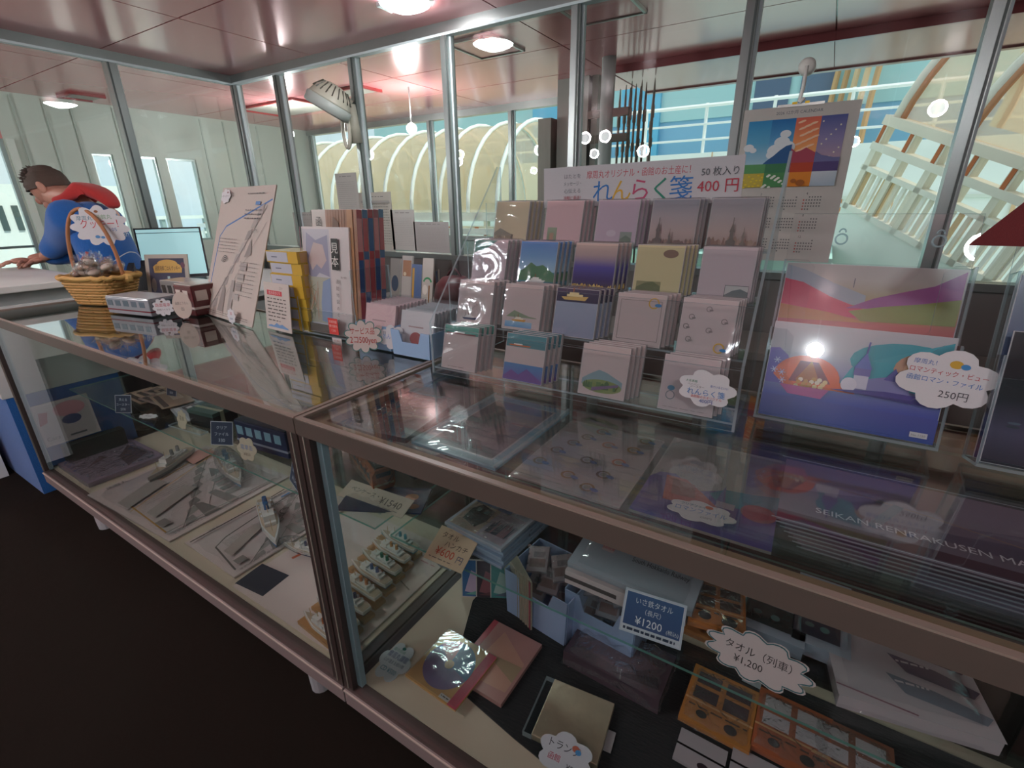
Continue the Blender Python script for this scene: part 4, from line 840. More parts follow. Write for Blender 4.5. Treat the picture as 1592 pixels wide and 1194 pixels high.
for j in range(5):
    leaf('magazine', 'thick wood-covered magazine standing behind the map brochure' if j == 0 else 'red and blue spined magazine standing in the clear stand', 'magazine', bm(MX0+.050+.001*j, MY0+.026+.021*j, 5), .205, .385, .019, wood_art if j == 0 else (lambda b, w, h: None), edge=spine_cols[j], group=None if j == 0 else 'red and blue spined magazines')
    b = B('gloss')
    Mx = bm(MX0+.050+.001*j, MY0+.026+.021*j, 5)
    par = [o for o in S.objects if o.name.startswith('magazine') and o.type == 'EMPTY' and o.get('category') == 'magazine'][-1]
    for k in range(3): b.box(.2052, .02+.122*k, -.0185, .2056, .12+.12*k, -.0005, ['#c4565c', '#3f5f94', '#d98a8a'][(k+j) % 3])
    b.build('spine_print', par)
t = thing('price_card', 'small red handwritten price card on the front of the map brochure stand', 'price card', mat=vframe(520, 520, TZ, 0, 0, y=MY0-.006)); b = B('paper'); b.box(-.022, 0, -.001, .022, .052, 0, '#d2443c')
for k in range(3): b.text(('北海道地図', '観光案内', '1,200')[k], 0, .038-.014*k, .007, '#e8c9c0', wmax=.036)
b.build('card', t)
t = thing('price_card', 'white slip under the red price card on the brochure stand', 'price card', mat=vframe(524, 535, TZ, 0, 0, y=MY0-.008)); b = B('paper'); b.box(-.02, 0, -.001, .024, .02, 0, '#c9c4c0'); b.text('¥1,300', .002, .007, .007, '#b5443c'); b.build('card', t)

# ---- yellow boxes and the white label beside them
yo = az(405, 513, TZ)
for j in range(7):
    h = .037; t = thing('cookie_box', 'flat yellow and white box stacked behind the white story card' , 'box', (yo.x+.02+.004*(j % 2), .985+.003*(j % 3), TZ+.0005+.0375*j), 0, 'yellow boxes stacked beside the brochures')
    b = B('gloss'); b.box(0, 0, 0, .165, .11, h, '#c9a53c'); b.box(.003, -.0008, .003, .115, 0, h-.003, '#b9bcc6'); b.box(.1652, .01, .003, .1656, .10, h-.003, '#c4a06a'); b.box(.004, .004, h, .16, .105, h+.0003, '#cfc69a'); b.build('carton', t)
    b = B('gloss'); b.box(.03, -.0012, .016, .06, -.0008, .02, '#7a7f8c'); b.build('print', t)
t = thing('story_card', 'white card with red heading leaning on the yellow boxes', 'card', mat=frame((yo.x-.004, .955, TZ+.001), (.165, -.012, 0), (0, .10, .96))); w, h = .155, .16
b = B('paper'); b.box(0, 0, -.003, w, h, 0, '#c2bab2'); b.rect(w*.12, h*.74, w*.72, h*.84, '#bf4a52'); b.text('北斗のひとり', w*.42, h*.765, h*.055, '#dcd0cb', wmax=w*.5); b.text('さけ', w*.7, h*.88, h*.05, '#6d6864', wmax=w*.2)
b.lines(w*.12, w*.86, [h*(.66-.075*k) for k in range(6)], h*.022, '#55504c', .02, 4); b.lines(w*.12, w*.6, [h*.2], h*.02, '#55504c', .02, 9)
b.hill(w*.1, w*.9, .01, [.004, .008, .006, .016, .010, .014, .008, .004], '#6f94bd'); b.build('card', t)

# ---- tall deck-plan brochure
pl = az(316, 486, TZ); pr_ = az(392, 510, TZ); top = ax(434, 300, pr_.x+.01)
w = (Vector((pr_.x, pr_.y, 0))-Vector((pl.x, pl.y, 0))).length; yaw = math.atan2(pr_.y-pl.y, pr_.x-pl.x)
pm = frame((pl.x, pl.y, TZ+.001), (math.cos(yaw), math.sin(yaw), 0), (.12, .16, .47)); h = .50
def plan(b, w, h, blue='#4f78ae'):
    b.line([(w*.05, h*.1), (w*.10, h*.62), (w*.2, h*.70), (w*.98, h*.9)], .006, blue); G = ['#a19c98', '#aca7a1', '#94908b', '#a6a19b']
    for k in range(9): b.poly([(w*(.16+.075*k), h*(.06+.09*k)), (w*(.26+.075*k), h*(.08+.09*k)), (w*(.27+.075*k), h*(.15+.09*k)), (w*(.2+.075*k), h*(.13+.09*k))], G[k % 4])
    b.line([(w*.14, h*.06), (w*.92, h*.86)], .003, '#85817c'); b.line([(w*.3, h*.05), (w*.95, h*.74)], .0022, '#95918c')
    b.poly([(w*.30, h*.05), (w*.42, h*.05), (w*.40, h*.22), (w*.35, h*.26)], '#8d8883'); b.poly([(w*.66, h*.48), (w*.78, h*.5), (w*.74, h*.62)], '#8d8883'); b.poly([(w*.5, h*.06), (w*.58, h*.06), (w*.56, h*.3), (w*.5, h*.3)], '#9b9691')
    for k in range(4): b.rect(w*(.56+.02*k), h*(.16+.075*k), w*(.68+.02*k), h*(.21+.075*k), G[(k+1) % 4])
    for k in range(4): b.ring(w*.3, h*.42, .006+.007*k, .0028, '#4b4a4c', 14, .6, 3.0)
    b.ring(w*.8, h*.66, .012, .0022, '#77736f', 14, 0, 3.2); b.text('函館丸', w*.2, h*.93, h*.03, '#45464a', wmax=w*.3); b.rect(w*.72, h*.86, w*.8, h*.885, '#5f86b5')
    b.lines(w*.55, w*.85, [h*.94, h*.82, h*.79, h*.76], .003, '#5f5e60', .014, 4); b.lines(w*.62, w*.93, [h*(.2+.03*k) for k in range(9)], .002, '#7d7a77', .01, 5); b.lines(w*.14, w*.5, [h*(.5+.025*k) for k in range(5)], .002, '#7d7a77', .012, 8); b.lines(w*.06, w*.94, [h*.025, h*.04], .002, '#6a6765', .012, 7)
t = thing('deck_plan_brochure', 'tall leaning white brochure printed with blue-edged ship deck plans', 'brochure', mat=pm)
b = B('paper'); b.box(0, 0, -.004, w, h, 0, '#b9b1a8'); plan(b, w, h); b.build('cover', t)
b = B('acrylic'); b.box(w*.25, -.0008, -.05, w*.75, .003, -.005, rim='acrylic_rim'); b.build('easel_foot', t)
cloud_tag('price_cloud', 'small round white tag at the foot of the deck-plan brochure', vframe(366, 503, TZ, .1) @ Matrix.Translation((0, .028, .012)), .045, .05, [('図', 0, .1, .18, '#b5545c', .5), ('¥500', 0, -.25, .14, '#4f6a94', .6)], n=8, seed=8, stand=[(0, -.02, -.001), (0, -.028, -.001)])
cloud_tag('price_cloud', 'small white tag on the top corner of the deck-plan brochure', pm @ Matrix.Translation((w*.12, h*.93, .006)), .075, .05, [('ペーパー！', 0, -.1, .2, '#4a4a50', .8), ('', .2, .28, .1, '#6a3f3a', 0)], n=7, seed=4)

# ---- train boxes
def tin(name, label, x, y, z, w, d, h, rz, body, win, stripe, cat='box', top=None, side_win=5, group=None):
    t = thing(name, label, cat, (x, y, z), rz, group); b = B('gloss'); b.box(0, 0, 0, w, d, h, body); b.build('tin_body', t, bevel=.003)
    b = B('gloss'); b.box(.002, .002, h, w-.002, d-.002, h+.004, top or body); b.build('roof', t, bevel=.002)
    for k in range(side_win):
        b = B('gloss'); s_ = w/(side_win+.4); b.box(.01+s_*k, -.0008, h*.5, .01+s_*k+s_*.66, 0, h*.84, win); b.build('window', t)
    b = B('gloss'); b.box(.0, -.0007, h*.22, w, 0, h*.30, stripe); b.box(w, .0, h*.22, w+.0007, d, h*.30, stripe); b.build('stripe', t)
    for k in range(2):
        b = B('gloss'); b.box(w, d*(.10+.46*k), h*.5, w+.0008, d*(.10+.46*k)+d*.34, h*.84, win); b.build('window', t)
    return t
tin('train_tin', 'grey train-shaped tin with dark red stripes before the cookie basket', *az(170, 486, TZ)[:2], TZ+.0005, .26, .12, .065, .18, '#8d9298', '#5a6a74', '#6f2833', top='#b0b4b6')
tin('train_tin', 'grey and black ferry-patterned tin beside the red train tin', *(az(218, 476, TZ)+Vector((.04, .08, 0)))[:2], TZ+.0005, .22, .10, .10, .12, '#83817e', '#3d3b3a', '#5f5b58', top='#a9a8a4')
tin('train_tin', 'dark red train-shaped tin behind the oval white tag', *(az(272, 492, TZ)+Vector((-.045, .04, 0)))[:2], TZ+.0005, .125, .13, .115, .02, '#5a1f22', '#c9beb4', '#d9d0c8', top='#b9b2aa', side_win=2)
cloud_tag('price_cloud', 'round scalloped white tag before the red train tin', vframe(257, 492, TZ, .05, .75) @ Matrix.Translation((0, .036, 0)), .066, .06, [('路面電車', 0, .06, .18, '#b5545c', .8), ('函館ハイカラ', 0, -.2, .1, '#6a6866', .7), ('', -.02, .36, .08, '#6a4a3a', 0)], n=10, seed=1, stand=[(0, -.02, -.001), (0, -.036, -.001)])
t = thing('oval_tag', 'plain oval white tag standing before the dark red train tin', 'price tag', mat=vframe(288, 497, TZ, .05, .7)); b = B('paper')
P = [(.033*math.cos(a), .054+.05*math.sin(a)) for a in [2*math.pi*i/28 for i in range(28)]]; b.prism(P, -.0015, 0, '#c9bcb0'); b.text('函館どうなん', 0, .058, .009, '#6a6460', wmax=.045); b.text('缶', 0, .036, .01, '#6a6460'); b.build('tag_card', t)
b = B('acrylic'); b.box(-.008, 0, -.012, .008, .012, -.002, rim='acrylic_rim'); b.build('clip_foot', t)
po = az(258, 470, TZ); t = thing('curry_sign', 'framed navy and gold product sign standing behind the train tins', 'sign', mat=frame((-2.60, 1.10, TZ+.0005), (1, .0, 0), (0, .25, 1))); w, h = .205, .20
t.matrix_world = frame((-2.66, 1.035, TZ+.001), (.84, .48, 0), (-.1, .18, 1))
b = B('paper'); b.box(0, 0, -.006, w, h, 0, '#b3aea2'); b.rect(.018, .016, w-.018, h-.018, '#4b4f63', '#3d4256')
P = [(w*.2, h*.58), (w*.84, h*.58), (w*.86, h*.72), (w*.78, h*.78)]+[(w*(.52+.24*math.cos(a)), h*(.78+.10*math.sin(a))) for a in [math.pi*i/10 for i in range(11)]]+[(w*.26, h*.78), (w*.18, h*.72)]
b.poly(P, '#c9a45a'); b.text('函館海鮮ごはんクッキー', w*.52, h*.64, h*.09, '#3a3236', wmax=w*.58); b.rect(w*.56, h*.2, w*.86, h*.4, '#4b4f63'); b.text('1,500', w*.7, h*.22, h*.15, '#d6a862', wmax=w*.3); b.rect(w*.3, h*.2, w*.54, h*.42, '#777a84'); b.oval(w*.17, h*.3, w*.06, h*.16, '#8d8a86'); b.rect(w*.5, h*.38, w*.56, h*.5, '#a9c9cc'); b.oval(w*.88, h*.75, w*.05, h*.07, '#6a4a5a')
b.build('sign_panel', t)
b = B('plastic'); b.box(w*.3, 0, -.06, w*.7, .004, -.006, '#55555a'); b.build('easel_foot', t)

# ---- cookie basket
bo = az(172, 462, TZ); t = thing('cookie_basket', 'wicker basket with tall handle full of wrapped cookies', 'basket', (-2.725, .895, TZ), .35); BK = t
def rr(wx, wy, n=40, p=4): return [(wx*math.copysign(abs(math.cos(a))**(2/p), math.cos(a)), wy*math.copysign(abs(math.sin(a))**(2/p), math.sin(a))) for a in [2*math.pi*i/n for i in range(n)]]
b = B('wicker')
for k in range(9):
    f = .74+.26*k/8; P = rr(.138*f, .094*f, 48); b.tube([(x*(1+.012*(-1)**(i+k)), y*(1+.012*(-1)**(i+k)), .006+.0125*k) for i, (x, y) in enumerate(P)], .0066, 6, '#c49a5c' if k % 2 else '#b08648', closed=True)
b.prism(rr(.10, .066), .001, .005, '#b08648'); b.build('weave', t)
for i in range(0, 48, 3):
    b = B('wicker'); x, y = rr(.138, .094, 48)[i]; b.tube([(x*.74, y*.74, .002), (x, y, .112)], .0045, 5, '#9a7038'); b.build('stake', t)
b = B('wicker'); P = rr(.147, .10, 48); b.tube([(x, y, .118+.003*math.sin(i*1.7)) for i, (x, y) in enumerate(P)], .010, 8, '#c9a15c', closed=True)
for i in range(0, 48, 2): x, y = P[i]; b.tube([(x*.96, y*.96, .124), (x*1.02, y*1.02, .108)], .0036, 5, '#a87c40')
b.build('rim', t)
hw = .128; b = B('wicker'); b.tube([(-hw*math.cos(a)*(1.0+.12*math.sin(a)), 0, .10+.30*math.sin(a)) for a in [math.pi*i/22 for i in range(23)]], .0075, 8, '#a9714a'); b.build('handle', t, smooth=True)
for s_ in (-1, 1): b = B('wicker'); b.ball((s_*.148, 0, .11), (.022, .02, .022), '#c9a15c', n=10, m=6); b.build('knot', t)
rc = random.Random(4)
for k in range(16):
    x, y = rc.uniform(-.095, .095), rc.uniform(-.055, .055); z = .10+rc.uniform(0, .05)+.03*(1-(x/.12)**2)
    t = thing('wrapped_cookie', 'small clear-wrapped cookie with a twisted top in the wicker basket', 'cookie', mat=Matrix.Translation((BK.location.x+x, BK.location.y+y, TZ+z)) @ Matrix.Rotation(rc.uniform(-.6, .6), 4, 'X') @ Matrix.Rotation(rc.uniform(0, 6), 4, 'Z'), group='wrapped cookies in the basket')
    b = B('gloss'); b.ball((0, 0, 0), (.026, .026, .014), rc.choice(['#a88a72', '#7a5a48', '#b8a898', '#c7b6a4']), n=12, m=6); b.oval(0, 0, .014, .014, '#d4cdc8'); b.build('cookie', t, smooth=True)
    b = B('crinkle'); b.ball((0, 0, .004), (.034, .032, .022), n=12, m=7)
    for j in range(7): a = j*.9; b.mesh([(0, 0, .02), (.02*math.cos(a), .02*math.sin(a), .055), (.02*math.cos(a+.7), .02*math.sin(a+.7), .05)], [(0, 1, 2)], '#dcd8d4')
    b.build('wrapper', t)
    if k % 4 == 0: b = B('gloss'); b.tube([(.0, 0, .022), (.012, .004, .03)], .005, 6, '#c4565c'); b.mesh([(0, 0, .024), (-.022, .004, .05), (-.012, .01, .055)], [(0, 1, 2)], '#cf6a72'); b.build('ribbon', t)
cloud_tag('cloud_sign', 'white cloud sign reading クッキー！ on the handle of the cookie basket', frame((BK.location.x+.02, BK.location.y-.012, TZ+.36), (.62, .78, 0), (0, .0, 1)) @ Matrix.Translation((.06, -.03, 0)), .185, .145,
  [('摩周丸', -.26, .17, .10, '#4f7f94', .3), ('函館丸', .12, .2, .10, '#5f9a6a', .3), ('クッキー！', 0, -.04, .20, '#bf4a52', .72), ('105', .24, -.16, .10, '#4f78ae', .24), ('', .0, .40, .05, '#8a5a3a', 0), ('', -.1, -.31, .06, '#4f86b8', 0), ('', .1, -.31, .06, '#4f86b8', 0), ('', 0, -.33, .05, '#4f86b8', 0)], n=11, seed=9, cat='sign')

# ---- things on the back cabinet
for k, (x, c, hgt, lb) in enumerate(((-2.32, '#8d8a84', .19, 'grey booklet in the holder on the back cabinet'), (-2.22, '#b9b4ae', .205, 'white booklet with brown picture on the back cabinet'), (-2.14, '#4f6a9a', .17, 'blue-edged booklet on the back cabinet'), (-2.05, '#c3bdb4', .20, 'white booklet with green arch picture on the back cabinet'))):
    w = .085
    def bart(b, w, h, k=k):
        if k == 1: b.rect(w*.1, h*.55, w*.9, h*.9, '#a8795a'); b.oval(w*.3, h*.6, .012, .012, '#d8c8a8')
        if k == 3: b.ring(w*.5, h*.45, .03, .012, '#3f8f5c', 14, .2, 2.9); b.oval(w*.3, h*.3, .02, .03, '#e4ded4'); b.rect(w*.62, .004, w*.74, h*.4, '#8a5a2e')
        if k == 0: b.oval(w*.5, h*.4, .03, .05, '#3d4a5c')
        if k == 2: b.rect(w*.1, 0, w*.3, h*.9, '#d0a040')
    leaf('booklet', lb, 'booklet', Matrix.Translation((x, 2.235, .731)) @ Matrix.Rotation(math.radians(80), 4, 'X'), w, hgt*1.35, .012, bart, cover=c)
t = thing('leather_bag', 'maroon rounded bag on the back cabinet behind the blue bins', 'bag', (-1.80, 2.26, .731))
b = B('plastic'); b.lathe([(.02, 0), (.11, .005), (.125, .06), (.11, .13), (.07, .17), (.01, .18)], 20, '#5d2f33'); b.build('body', t, smooth=True)
b = B('plastic'); b.tube([(-.05+.1*i/8, 0, .175+.04*math.sin(math.pi*i/8)) for i in range(9)], .007, 8, '#48242a'); b.build('handle', t)
t = thing('pen_jar', 'clear jar of pens on the back cabinet beside the maroon bag', 'jar', (-1.97, 2.29, .731)); b = B('acrylic'); b.lathe([(.035, 0), (.037, .12)], 16); b.build('jar', t)
for k in range(4): b = B('plastic'); b.tube([(-.015+.01*k, .004*k, .004), (-.022+.014*k, -.01+.008*k, .17+.01*k)], .004, 6, ['#c9c3b0', '#8f4a3c', '#4a5a78', '#a8a49a'][k]); b.build('pen', t)
t = thing('wooden_frame', 'small dark round-topped stand behind the tall brochure', 'ornament', (-3.0, 1.62, .8305)); b = B('paint'); P = [(-.05, 0), (.05, 0)]+[(.05*math.cos(a), .17+.05*math.sin(a)) for a in [math.pi*i/12 for i in range(13)]]
b.T = Matrix.Rotation(math.radians(90), 4, 'X'); b.prism(P, -.012, .012, '#6f6157'); b.oval(0, .16, .03, .03, '#a59a8a'); b.build('plaque', t); b = B('paint'); b.box(-.06, -.03, 0, .06, .04, .01, '#5a4c44'); b.build('foot', t)
# ================================================================ inside the showcases
def qf(z, po, px_, py_):         # frame and size of something lying flat, from three picture corners on height z
    o, a, c = az(*po, z), az(*px_, z), az(*py_, z)
    Mx = frame(o, a-o, c-o); return Mx, (a-o).length, abs((c-o).dot(Vector((Mx[0][1], Mx[1][1], Mx[2][1]))))
def pack(name, label, cat, Mx, w, h, th, art, col='#c4bcb8', bag='polybag', group=None, wrinkle=.004, seed=0):
    t = thing(name, label, cat, mat=Mx, group=group)
    b = B('gloss'); b.box(.004, .004, .0006, w-.004, h-.004, th, col); b.lay = th; art(b, w, h) if art else None; b.build('contents', t)
    r = random.Random(seed); n = 9; b = B(bag); G = {}
    for i in range(n+1):
        for j in range(n+1):
            e = min(i, n-i, j, n-j); G[i, j] = (w*i/n+r.uniform(-.002, .002), h*j/n+r.uniform(-.002, .002), (th+.003 if e else .002)+r.uniform(0, wrinkle))
    V = [G[i, j] for i in range(n+1) for j in range(n+1)]
    b.mesh(V, [(i*(n+1)+j, (i+1)*(n+1)+j, (i+1)*(n+1)+j+1, i*(n+1)+j+1) for i in range(n) for j in range(n)], '#ffffff'); b.build('bag', t, smooth=True)
    return t
def card(name, label, cat, Mx, w, h, art, col, th=.002, parent=None):
    t = thing(name, label, cat, mat=Mx); b = B('paper'); b.box(0, 0, -th, w, h, 0, col); art(b, w, h); b.build('card', t)
    b = B('acrylic'); b.box(w*.35, 0, -th-.02, w*.65, .01, -th-.0005, rim='acrylic_rim'); b.build('clip_foot', t); return t
def navy_art(*txt):
    def f(b, w, h):
        b.rect(.002, .002, w-.002, h-.002, '#27364f')
        for k, s_ in enumerate(txt): b.text(s_, w*.5, h*(.68-.27*k), h*(.12 if k < 2 else .15), '#b9c3cf', wmax=w*.84)
    return f
def navy_card(label, px, py, z, w, h, txt, yaw=0, tilt=.3, dy=0):
    Mx = vframe(px, py, z, tilt, yaw) @ Matrix.Translation((-w/2, 0, 0)); return card('price_card', label, 'price card', Mx, w, h, navy_art(*txt), '#b4bac2')

# ---- left case, bottom
Mx = frame((-2.535, .565, BZ), (0, 1, 0), (-1, .0, 0)); w, h = .31, .35
pack('wrapped_garment', 'mauve garment in a shiny bag lying at the far end of the long case', 'bagged garment', Mx, w, h, .022, lambda b, w, h: (b.poly([(w*.55, h*.1), (w*.9, h*.3), (w*.85, h*.8), (w*.6, h*.5)], '#5f474c'), b.poly([(w*.2, h*.5), (w*.5, h*.62), (w*.45, h*.75)], '#6f555a')), '#8d8090', 'crinkle', seed=3, wrinkle=.014)
Mx, w, h = qf(BZ+.0005, (263, 845), (452, 742), (142, 768))
def bigplan(b, w, h):
    plan(b, w, h, '#c99a4a'); b.poly([(w*.06, h*.55), (w*.42, h*.66), (w*.40, h*.80), (w*.06, h*.68)], '#aaa39d'); b.poly([(w*.1, h*.3), (w*.5, h*.42), (w*.46, h*.52), (w*.1, h*.40)], '#b0a9a2'); b.rect(w*.06, h*.16, w*.13, h*.24, '#8d8884'); b.line([(w*.05, h*.5), (w*.9, h*.78)], .004, '#c9a25a')
    b.poly([(w*.7, h*.75), (w*.95, h*.8), (w*.9, h*.95), (w*.72, h*.9)], '#cf9f94'); b.line([(w*.03, h*.08), (w*.9, h*.05)], .006, '#9a948f')
tA = pack('deck_plan_poster', 'bagged deck-plan poster in the long case with an orange line, nearer its far end', 'poster', Mx, w, h, .006, bigplan, '#d8cac6', seed=5, wrinkle=.002)
Mx = frame(az(358, 905, BZ)+Vector((0, .012, .0005)), (.02, 1, 0), (-1, .02, 0)); w, h = .50, .335
def bigplan2(b, w, h): plan(b, w, h, '#6f6a66'); b.poly([(w*.1, h*.3), (w*.42, h*.5), (w*.38, h*.62), (w*.1, h*.45)], '#aaa39c'); b.rect(w*.08, h*.12, w*.15, h*.22, '#8d8884'); b.line([(w*.02, h*.9), (w*.5, h*.93), (w*.8, h*.98)], .006, '#5d5653'); b.ring(w*.62, h*.55, .02, .004, '#5a5654', 16, .3, 4)
pack('deck_plan_poster', 'bagged deck-plan poster with a dark line lying left of the case post', 'poster', Mx, w, h, .006, bigplan2, '#d6c8c4', seed=6, wrinkle=.002)
t = thing('navy_cloth', 'small navy cloth square on the floor of the long case', 'cloth', mat=frame(az(366, 908, BZ), (1, .1, 0), (-.1, 1, 0))); b = B('fabric'); b.box(0, 0, 0, .13, .10, .004, '#1d2536'); b.build('cloth', t)
t = thing('poster_sheet', 'white printed sheet with orange line under the boat models', 'poster', (-1.42, .565, BZ+.0005)); b = B('paper'); b.box(0, 0, 0, .52, .50, .003, '#d2c4be'); b.lay = .003
b.line([(.05, .18), (.09, .36)], .012, '#c0674a'); b.poly([(.3, .2), (.36, .26), (.33, .3)], '#8f8580'); b.line([(.3, .34), (.5, .28)], .004, '#7a706c'); b.ring(.42, .15, .03, .003, '#9a8f8a', 20, 0, 3.5); b.lines(.33, .5, [.4, .42], .004, '#b9848a', .03, 3); b.build('sheet', t)
# leaning printed package at the far end of the case
o = Vector((-2.86, .548, .16)); Mx = frame(o, (0, 1, 0), (-.14, 0, 1))
pack('printed_package', 'white bag with red and blue print leaning on the far end of the long case', 'bagged goods', Mx @ Matrix.Translation((0, .11, 0)), .215, .205, .012, lambda b, w, h: (b.poly([(.01, h*.5), (w*.18, h*.55), (w*.24, h*.78), (.02, h*.8)], '#a5453f'), b.oval(w*.6, h*.75, w*.28, h*.17, '#c8949a'), b.oval(w*.58, h*.5, w*.17, h*.11, '#3d5078'), b.text('Cara', w*.18, h*.14, h*.09, '#3c3c44'), b.rect(w*.46, h*.12, w*.75, h*.16, '#5a6468')), '#b9b6b4', seed=7)
t = thing('dark_box', 'dark green flat box standing under the leaning white bag', 'box', (-2.885, .60, BZ)); b = B('paint'); b.box(0, 0, 0, .05, .24, .105, '#1f2b27'); b.build('box', t)
# boats
def hullpts(L, Wd, n=8):
    up_ = [(L*(i/n), Wd/2*min(1, (1-(i/n))*2.6)**.8) for i in range(n+1)]; return [(0, -Wd/2*.8)]+[(x, -y) for x, y in up_[1:]]+[(x, y) for x, y in reversed(up_[1:-1])]+[(0, Wd/2*.8)]
def ship_model(name, label, Mx, L, hullc, bandc='#d8d5cf', bag=False, group=None, stand=False, deck='#b8a894'):
    t = thing(name, label, 'model ship', mat=Mx, group=group); Wd = L*.2; z = .0
    if stand:
        b = B('paint'); b.box(-.004, -Wd*.55, 0, L*1.02, Wd*.55, .012, '#b48a5c'); b.box(L*.2, -.008, .012, L*.3, .008, .02, '#a57c50'); b.box(L*.7, -.008, .012, L*.8, .008, .02, '#a57c50'); b.build('wooden_stand', t); z = .02
    b = B('gloss'); P = hullpts(L, Wd); b.prism([(x*.96+.005, y*.75) for x, y in P], z, z+L*.05, hullc); b.prism(P, z+L*.05, z+L*.11, bandc); b.build('hull', t)
    b = B('gloss'); y1 = z+L*.11; b.prism([(x*.92+.003, y*.9) for x, y in P], y1, y1+.001, deck)
    for x0, x1, ww, hh in ((.15, .68, .62, .045), (.22, .62, .5, .085), (.5, .64, .6, .12)): b.box(L*x0, -Wd*ww/2, y1+.001, L*x1, Wd*ww/2, y1+L*hh, '#d9d8d3')
    b.build('superstructure', t)
    for x in (.28, .42): b = B('gloss'); b.lathe([(L*.03, 0), (L*.026, L*.09)], 10, hullc if hullc != '#c9ccc9' else '#55606a', c=(L*x, 0, y1+L*.085)); b.build('funnel', t)
    b = B('gloss'); b.tube([(L*.78, 0, y1), (L*.78, 0, y1+L*.16)], .0012, 5, '#c9b08a'); b.tube([(L*.57, 0, y1+L*.12), (L*.57, 0, y1+L*.22)], .0012, 5, '#c9b08a'); b.build('mast', t)
    for k in range(4):
        for s_ in (-1, 1): b = B('gloss'); b.ball((L*(.2+.1*k), s_*Wd*.36, y1+L*.06), (L*.03, L*.012, L*.012), '#c9cdd0', n=8, m=5); b.build('lifeboat', t)
    if bag:
        b = B('crinkle'); b.ball((L*.5, 0, z+L*.165), (L*.58, Wd*.8, L*.16), n=14, m=8); b.build('bag', t)
    return t
def lie(px0, py0, px1, py1, z):
    a, c = az(px0, py0, z), az(px1, py1, z); return frame(a, c-a, Vector((0, 0, 1)).cross(c-a)), (c-a).length
Mx, L = lie(298, 704, 232, 752, BZ+.0125); ship_model('model_ship', 'grey model ship on the orange-line poster nearest the mauve bag', Mx, L, '#8a8d8c', '#b5b3ad')
Mx, L = lie(347, 716, 382, 768, BZ+.0125); ship_model('model_ship', 'bagged white and blue model ship on the right part of the orange-line poster', Mx, L*.85, '#6f8fa8', bag=True)
Mx, L = lie(412, 786, 431, 854, BZ+.0125); ship_model('model_ship', 'white and blue model ship lying across the dark-line poster', Mx, L, '#3f6a9a', '#c9ccc9')
Mx, L = lie(505, 868, 436, 848, BZ+.0125); ship_model('model_ship', 'navy and white model ship half behind the dark case post', Mx, L*.9, '#2f3f66', bag=True)
hc = ['#c4713c', '#8a3436', '#2f3a56', '#c0835a', '#4f6f9a', '#3f7a64', '#c28a4a', '#4f9aae']; nm = ['orange-hulled', 'dark red-hulled', 'navy-hulled', 'tan-hulled', 'blue-hulled', 'green-hulled', 'yellow-ochre-hulled', 'turquoise-hulled']
for i in range(8):
    Mx = Matrix.Translation((-.915-.012*i, .585+.055*i, BZ+.0045)) @ Matrix.Rotation(math.radians(176), 4, 'Z')
    ship_model('model_ship', nm[i]+' wooden-based model ship in the row by the case seam', Mx, .185, hc[i], stand=True)
# ---- left case, shelf
navy_card('small dark price card at the far end of the shelf in the long case', 192, 642, HZ, .07, .075, ('洗える', 'コースター', '500'), .5)
navy_card('blue-grey price card behind the leaflets on the shelf', 266, 624, HZ, .06, .085, ('手ぬぐい', '800'), .2)
navy_card('slanted navy price card between the black box and the navy train tin', 345, 692, HZ, .085, .085, ('クリア', 'ファイル', '330'), .45)
navy_card('navy price card just left of the case seam', 457, 756, HZ, .10, .095, ('ペン立て', '函館市電', '¥1,540'), -.35)
rs = random.Random(11)
for k in range(14):
    x, y = -2.60+.035*(k % 7)+.30*(k//7), .80+.03*(k % 5)+.02*(k//7)
    t = thing('leaflet', ('tan leaflet in the fanned pile' if k < 7 else 'grey striped leaflet in the fanned pile')+' on the long case shelf', 'leaflet', (x, y, HZ+.0035*(k % 7)), rs.uniform(-.3, .3), 'tan leaflets on the shelf' if k < 7 else 'grey striped leaflets on the shelf')
    b = B('gloss'); b.box(0, 0, 0, .20, .12, .003, ['#a8937f', '#b49d88', '#8f8078'][k % 3] if k < 7 else ['#7f8a90', '#a3aab0', '#5d5a5e'][k % 3]); b.lay = .003; b.rect(.01, .01, .19, .03, '#5f5550' if k < 7 else '#c2c8cb'); b.rect(.01, .06, .12, .10, '#c2b4a2' if k < 7 else '#4d5660'); b.build('leaflet_sheet', t)
cloud_tag('price_tag', 'small white oval tag lying on the shelf before the grey leaflets', Matrix.Translation(az(231, 648, HZ)+Vector((0, 0, .003))) @ Matrix.Rotation(.3, 4, 'Z'), .075, .04, [('¥100', 0, -.1, .3, '#6a6a6a', .6)], n=9, seed=2)
cloud_tag('price_tag', 'cream flower tag standing at the black box on the shelf', vframe(283, 668, HZ, .2) @ Matrix.Translation((0, .038, 0)), .065, .07, [('電車', 0, 0, .2, '#6a6250', .6)], col='#b8b09a', n=8, seed=3, stand=[(0, -.02, -.002), (0, -.037, -.002)])
t = thing('gift_box', 'black and green gift box on the middle of the long case shelf', 'box', (-1.99, .80, HZ), .15); b = B('gloss'); b.box(0, 0, 0, .14, .10, .05, '#252a2c'); b.build('box', t); b = B('gloss'); b.box(-.002, -.002, .0505, .142, .102, .065, '#3d5550'); b.box(-.0025, .03, .001, .1425, .045, .0652, '#9aa086'); b.build('lid', t)
pack('wrapped_pouch', 'violet cloth pouch in a clear bag behind the slanted navy card', 'pouch', Matrix.Translation((-1.86, .93, HZ)) @ Matrix.Rotation(.2, 4, 'Z'), .26, .14, .03, lambda b, w, h: [b.line([(w*.1*k, h*.1), (w*.1*k+.02, h*.3)], .004, '#b5b0bc') for k in range(2, 9)], '#3f3a56', 'crinkle', seed=9, wrinkle=.02)
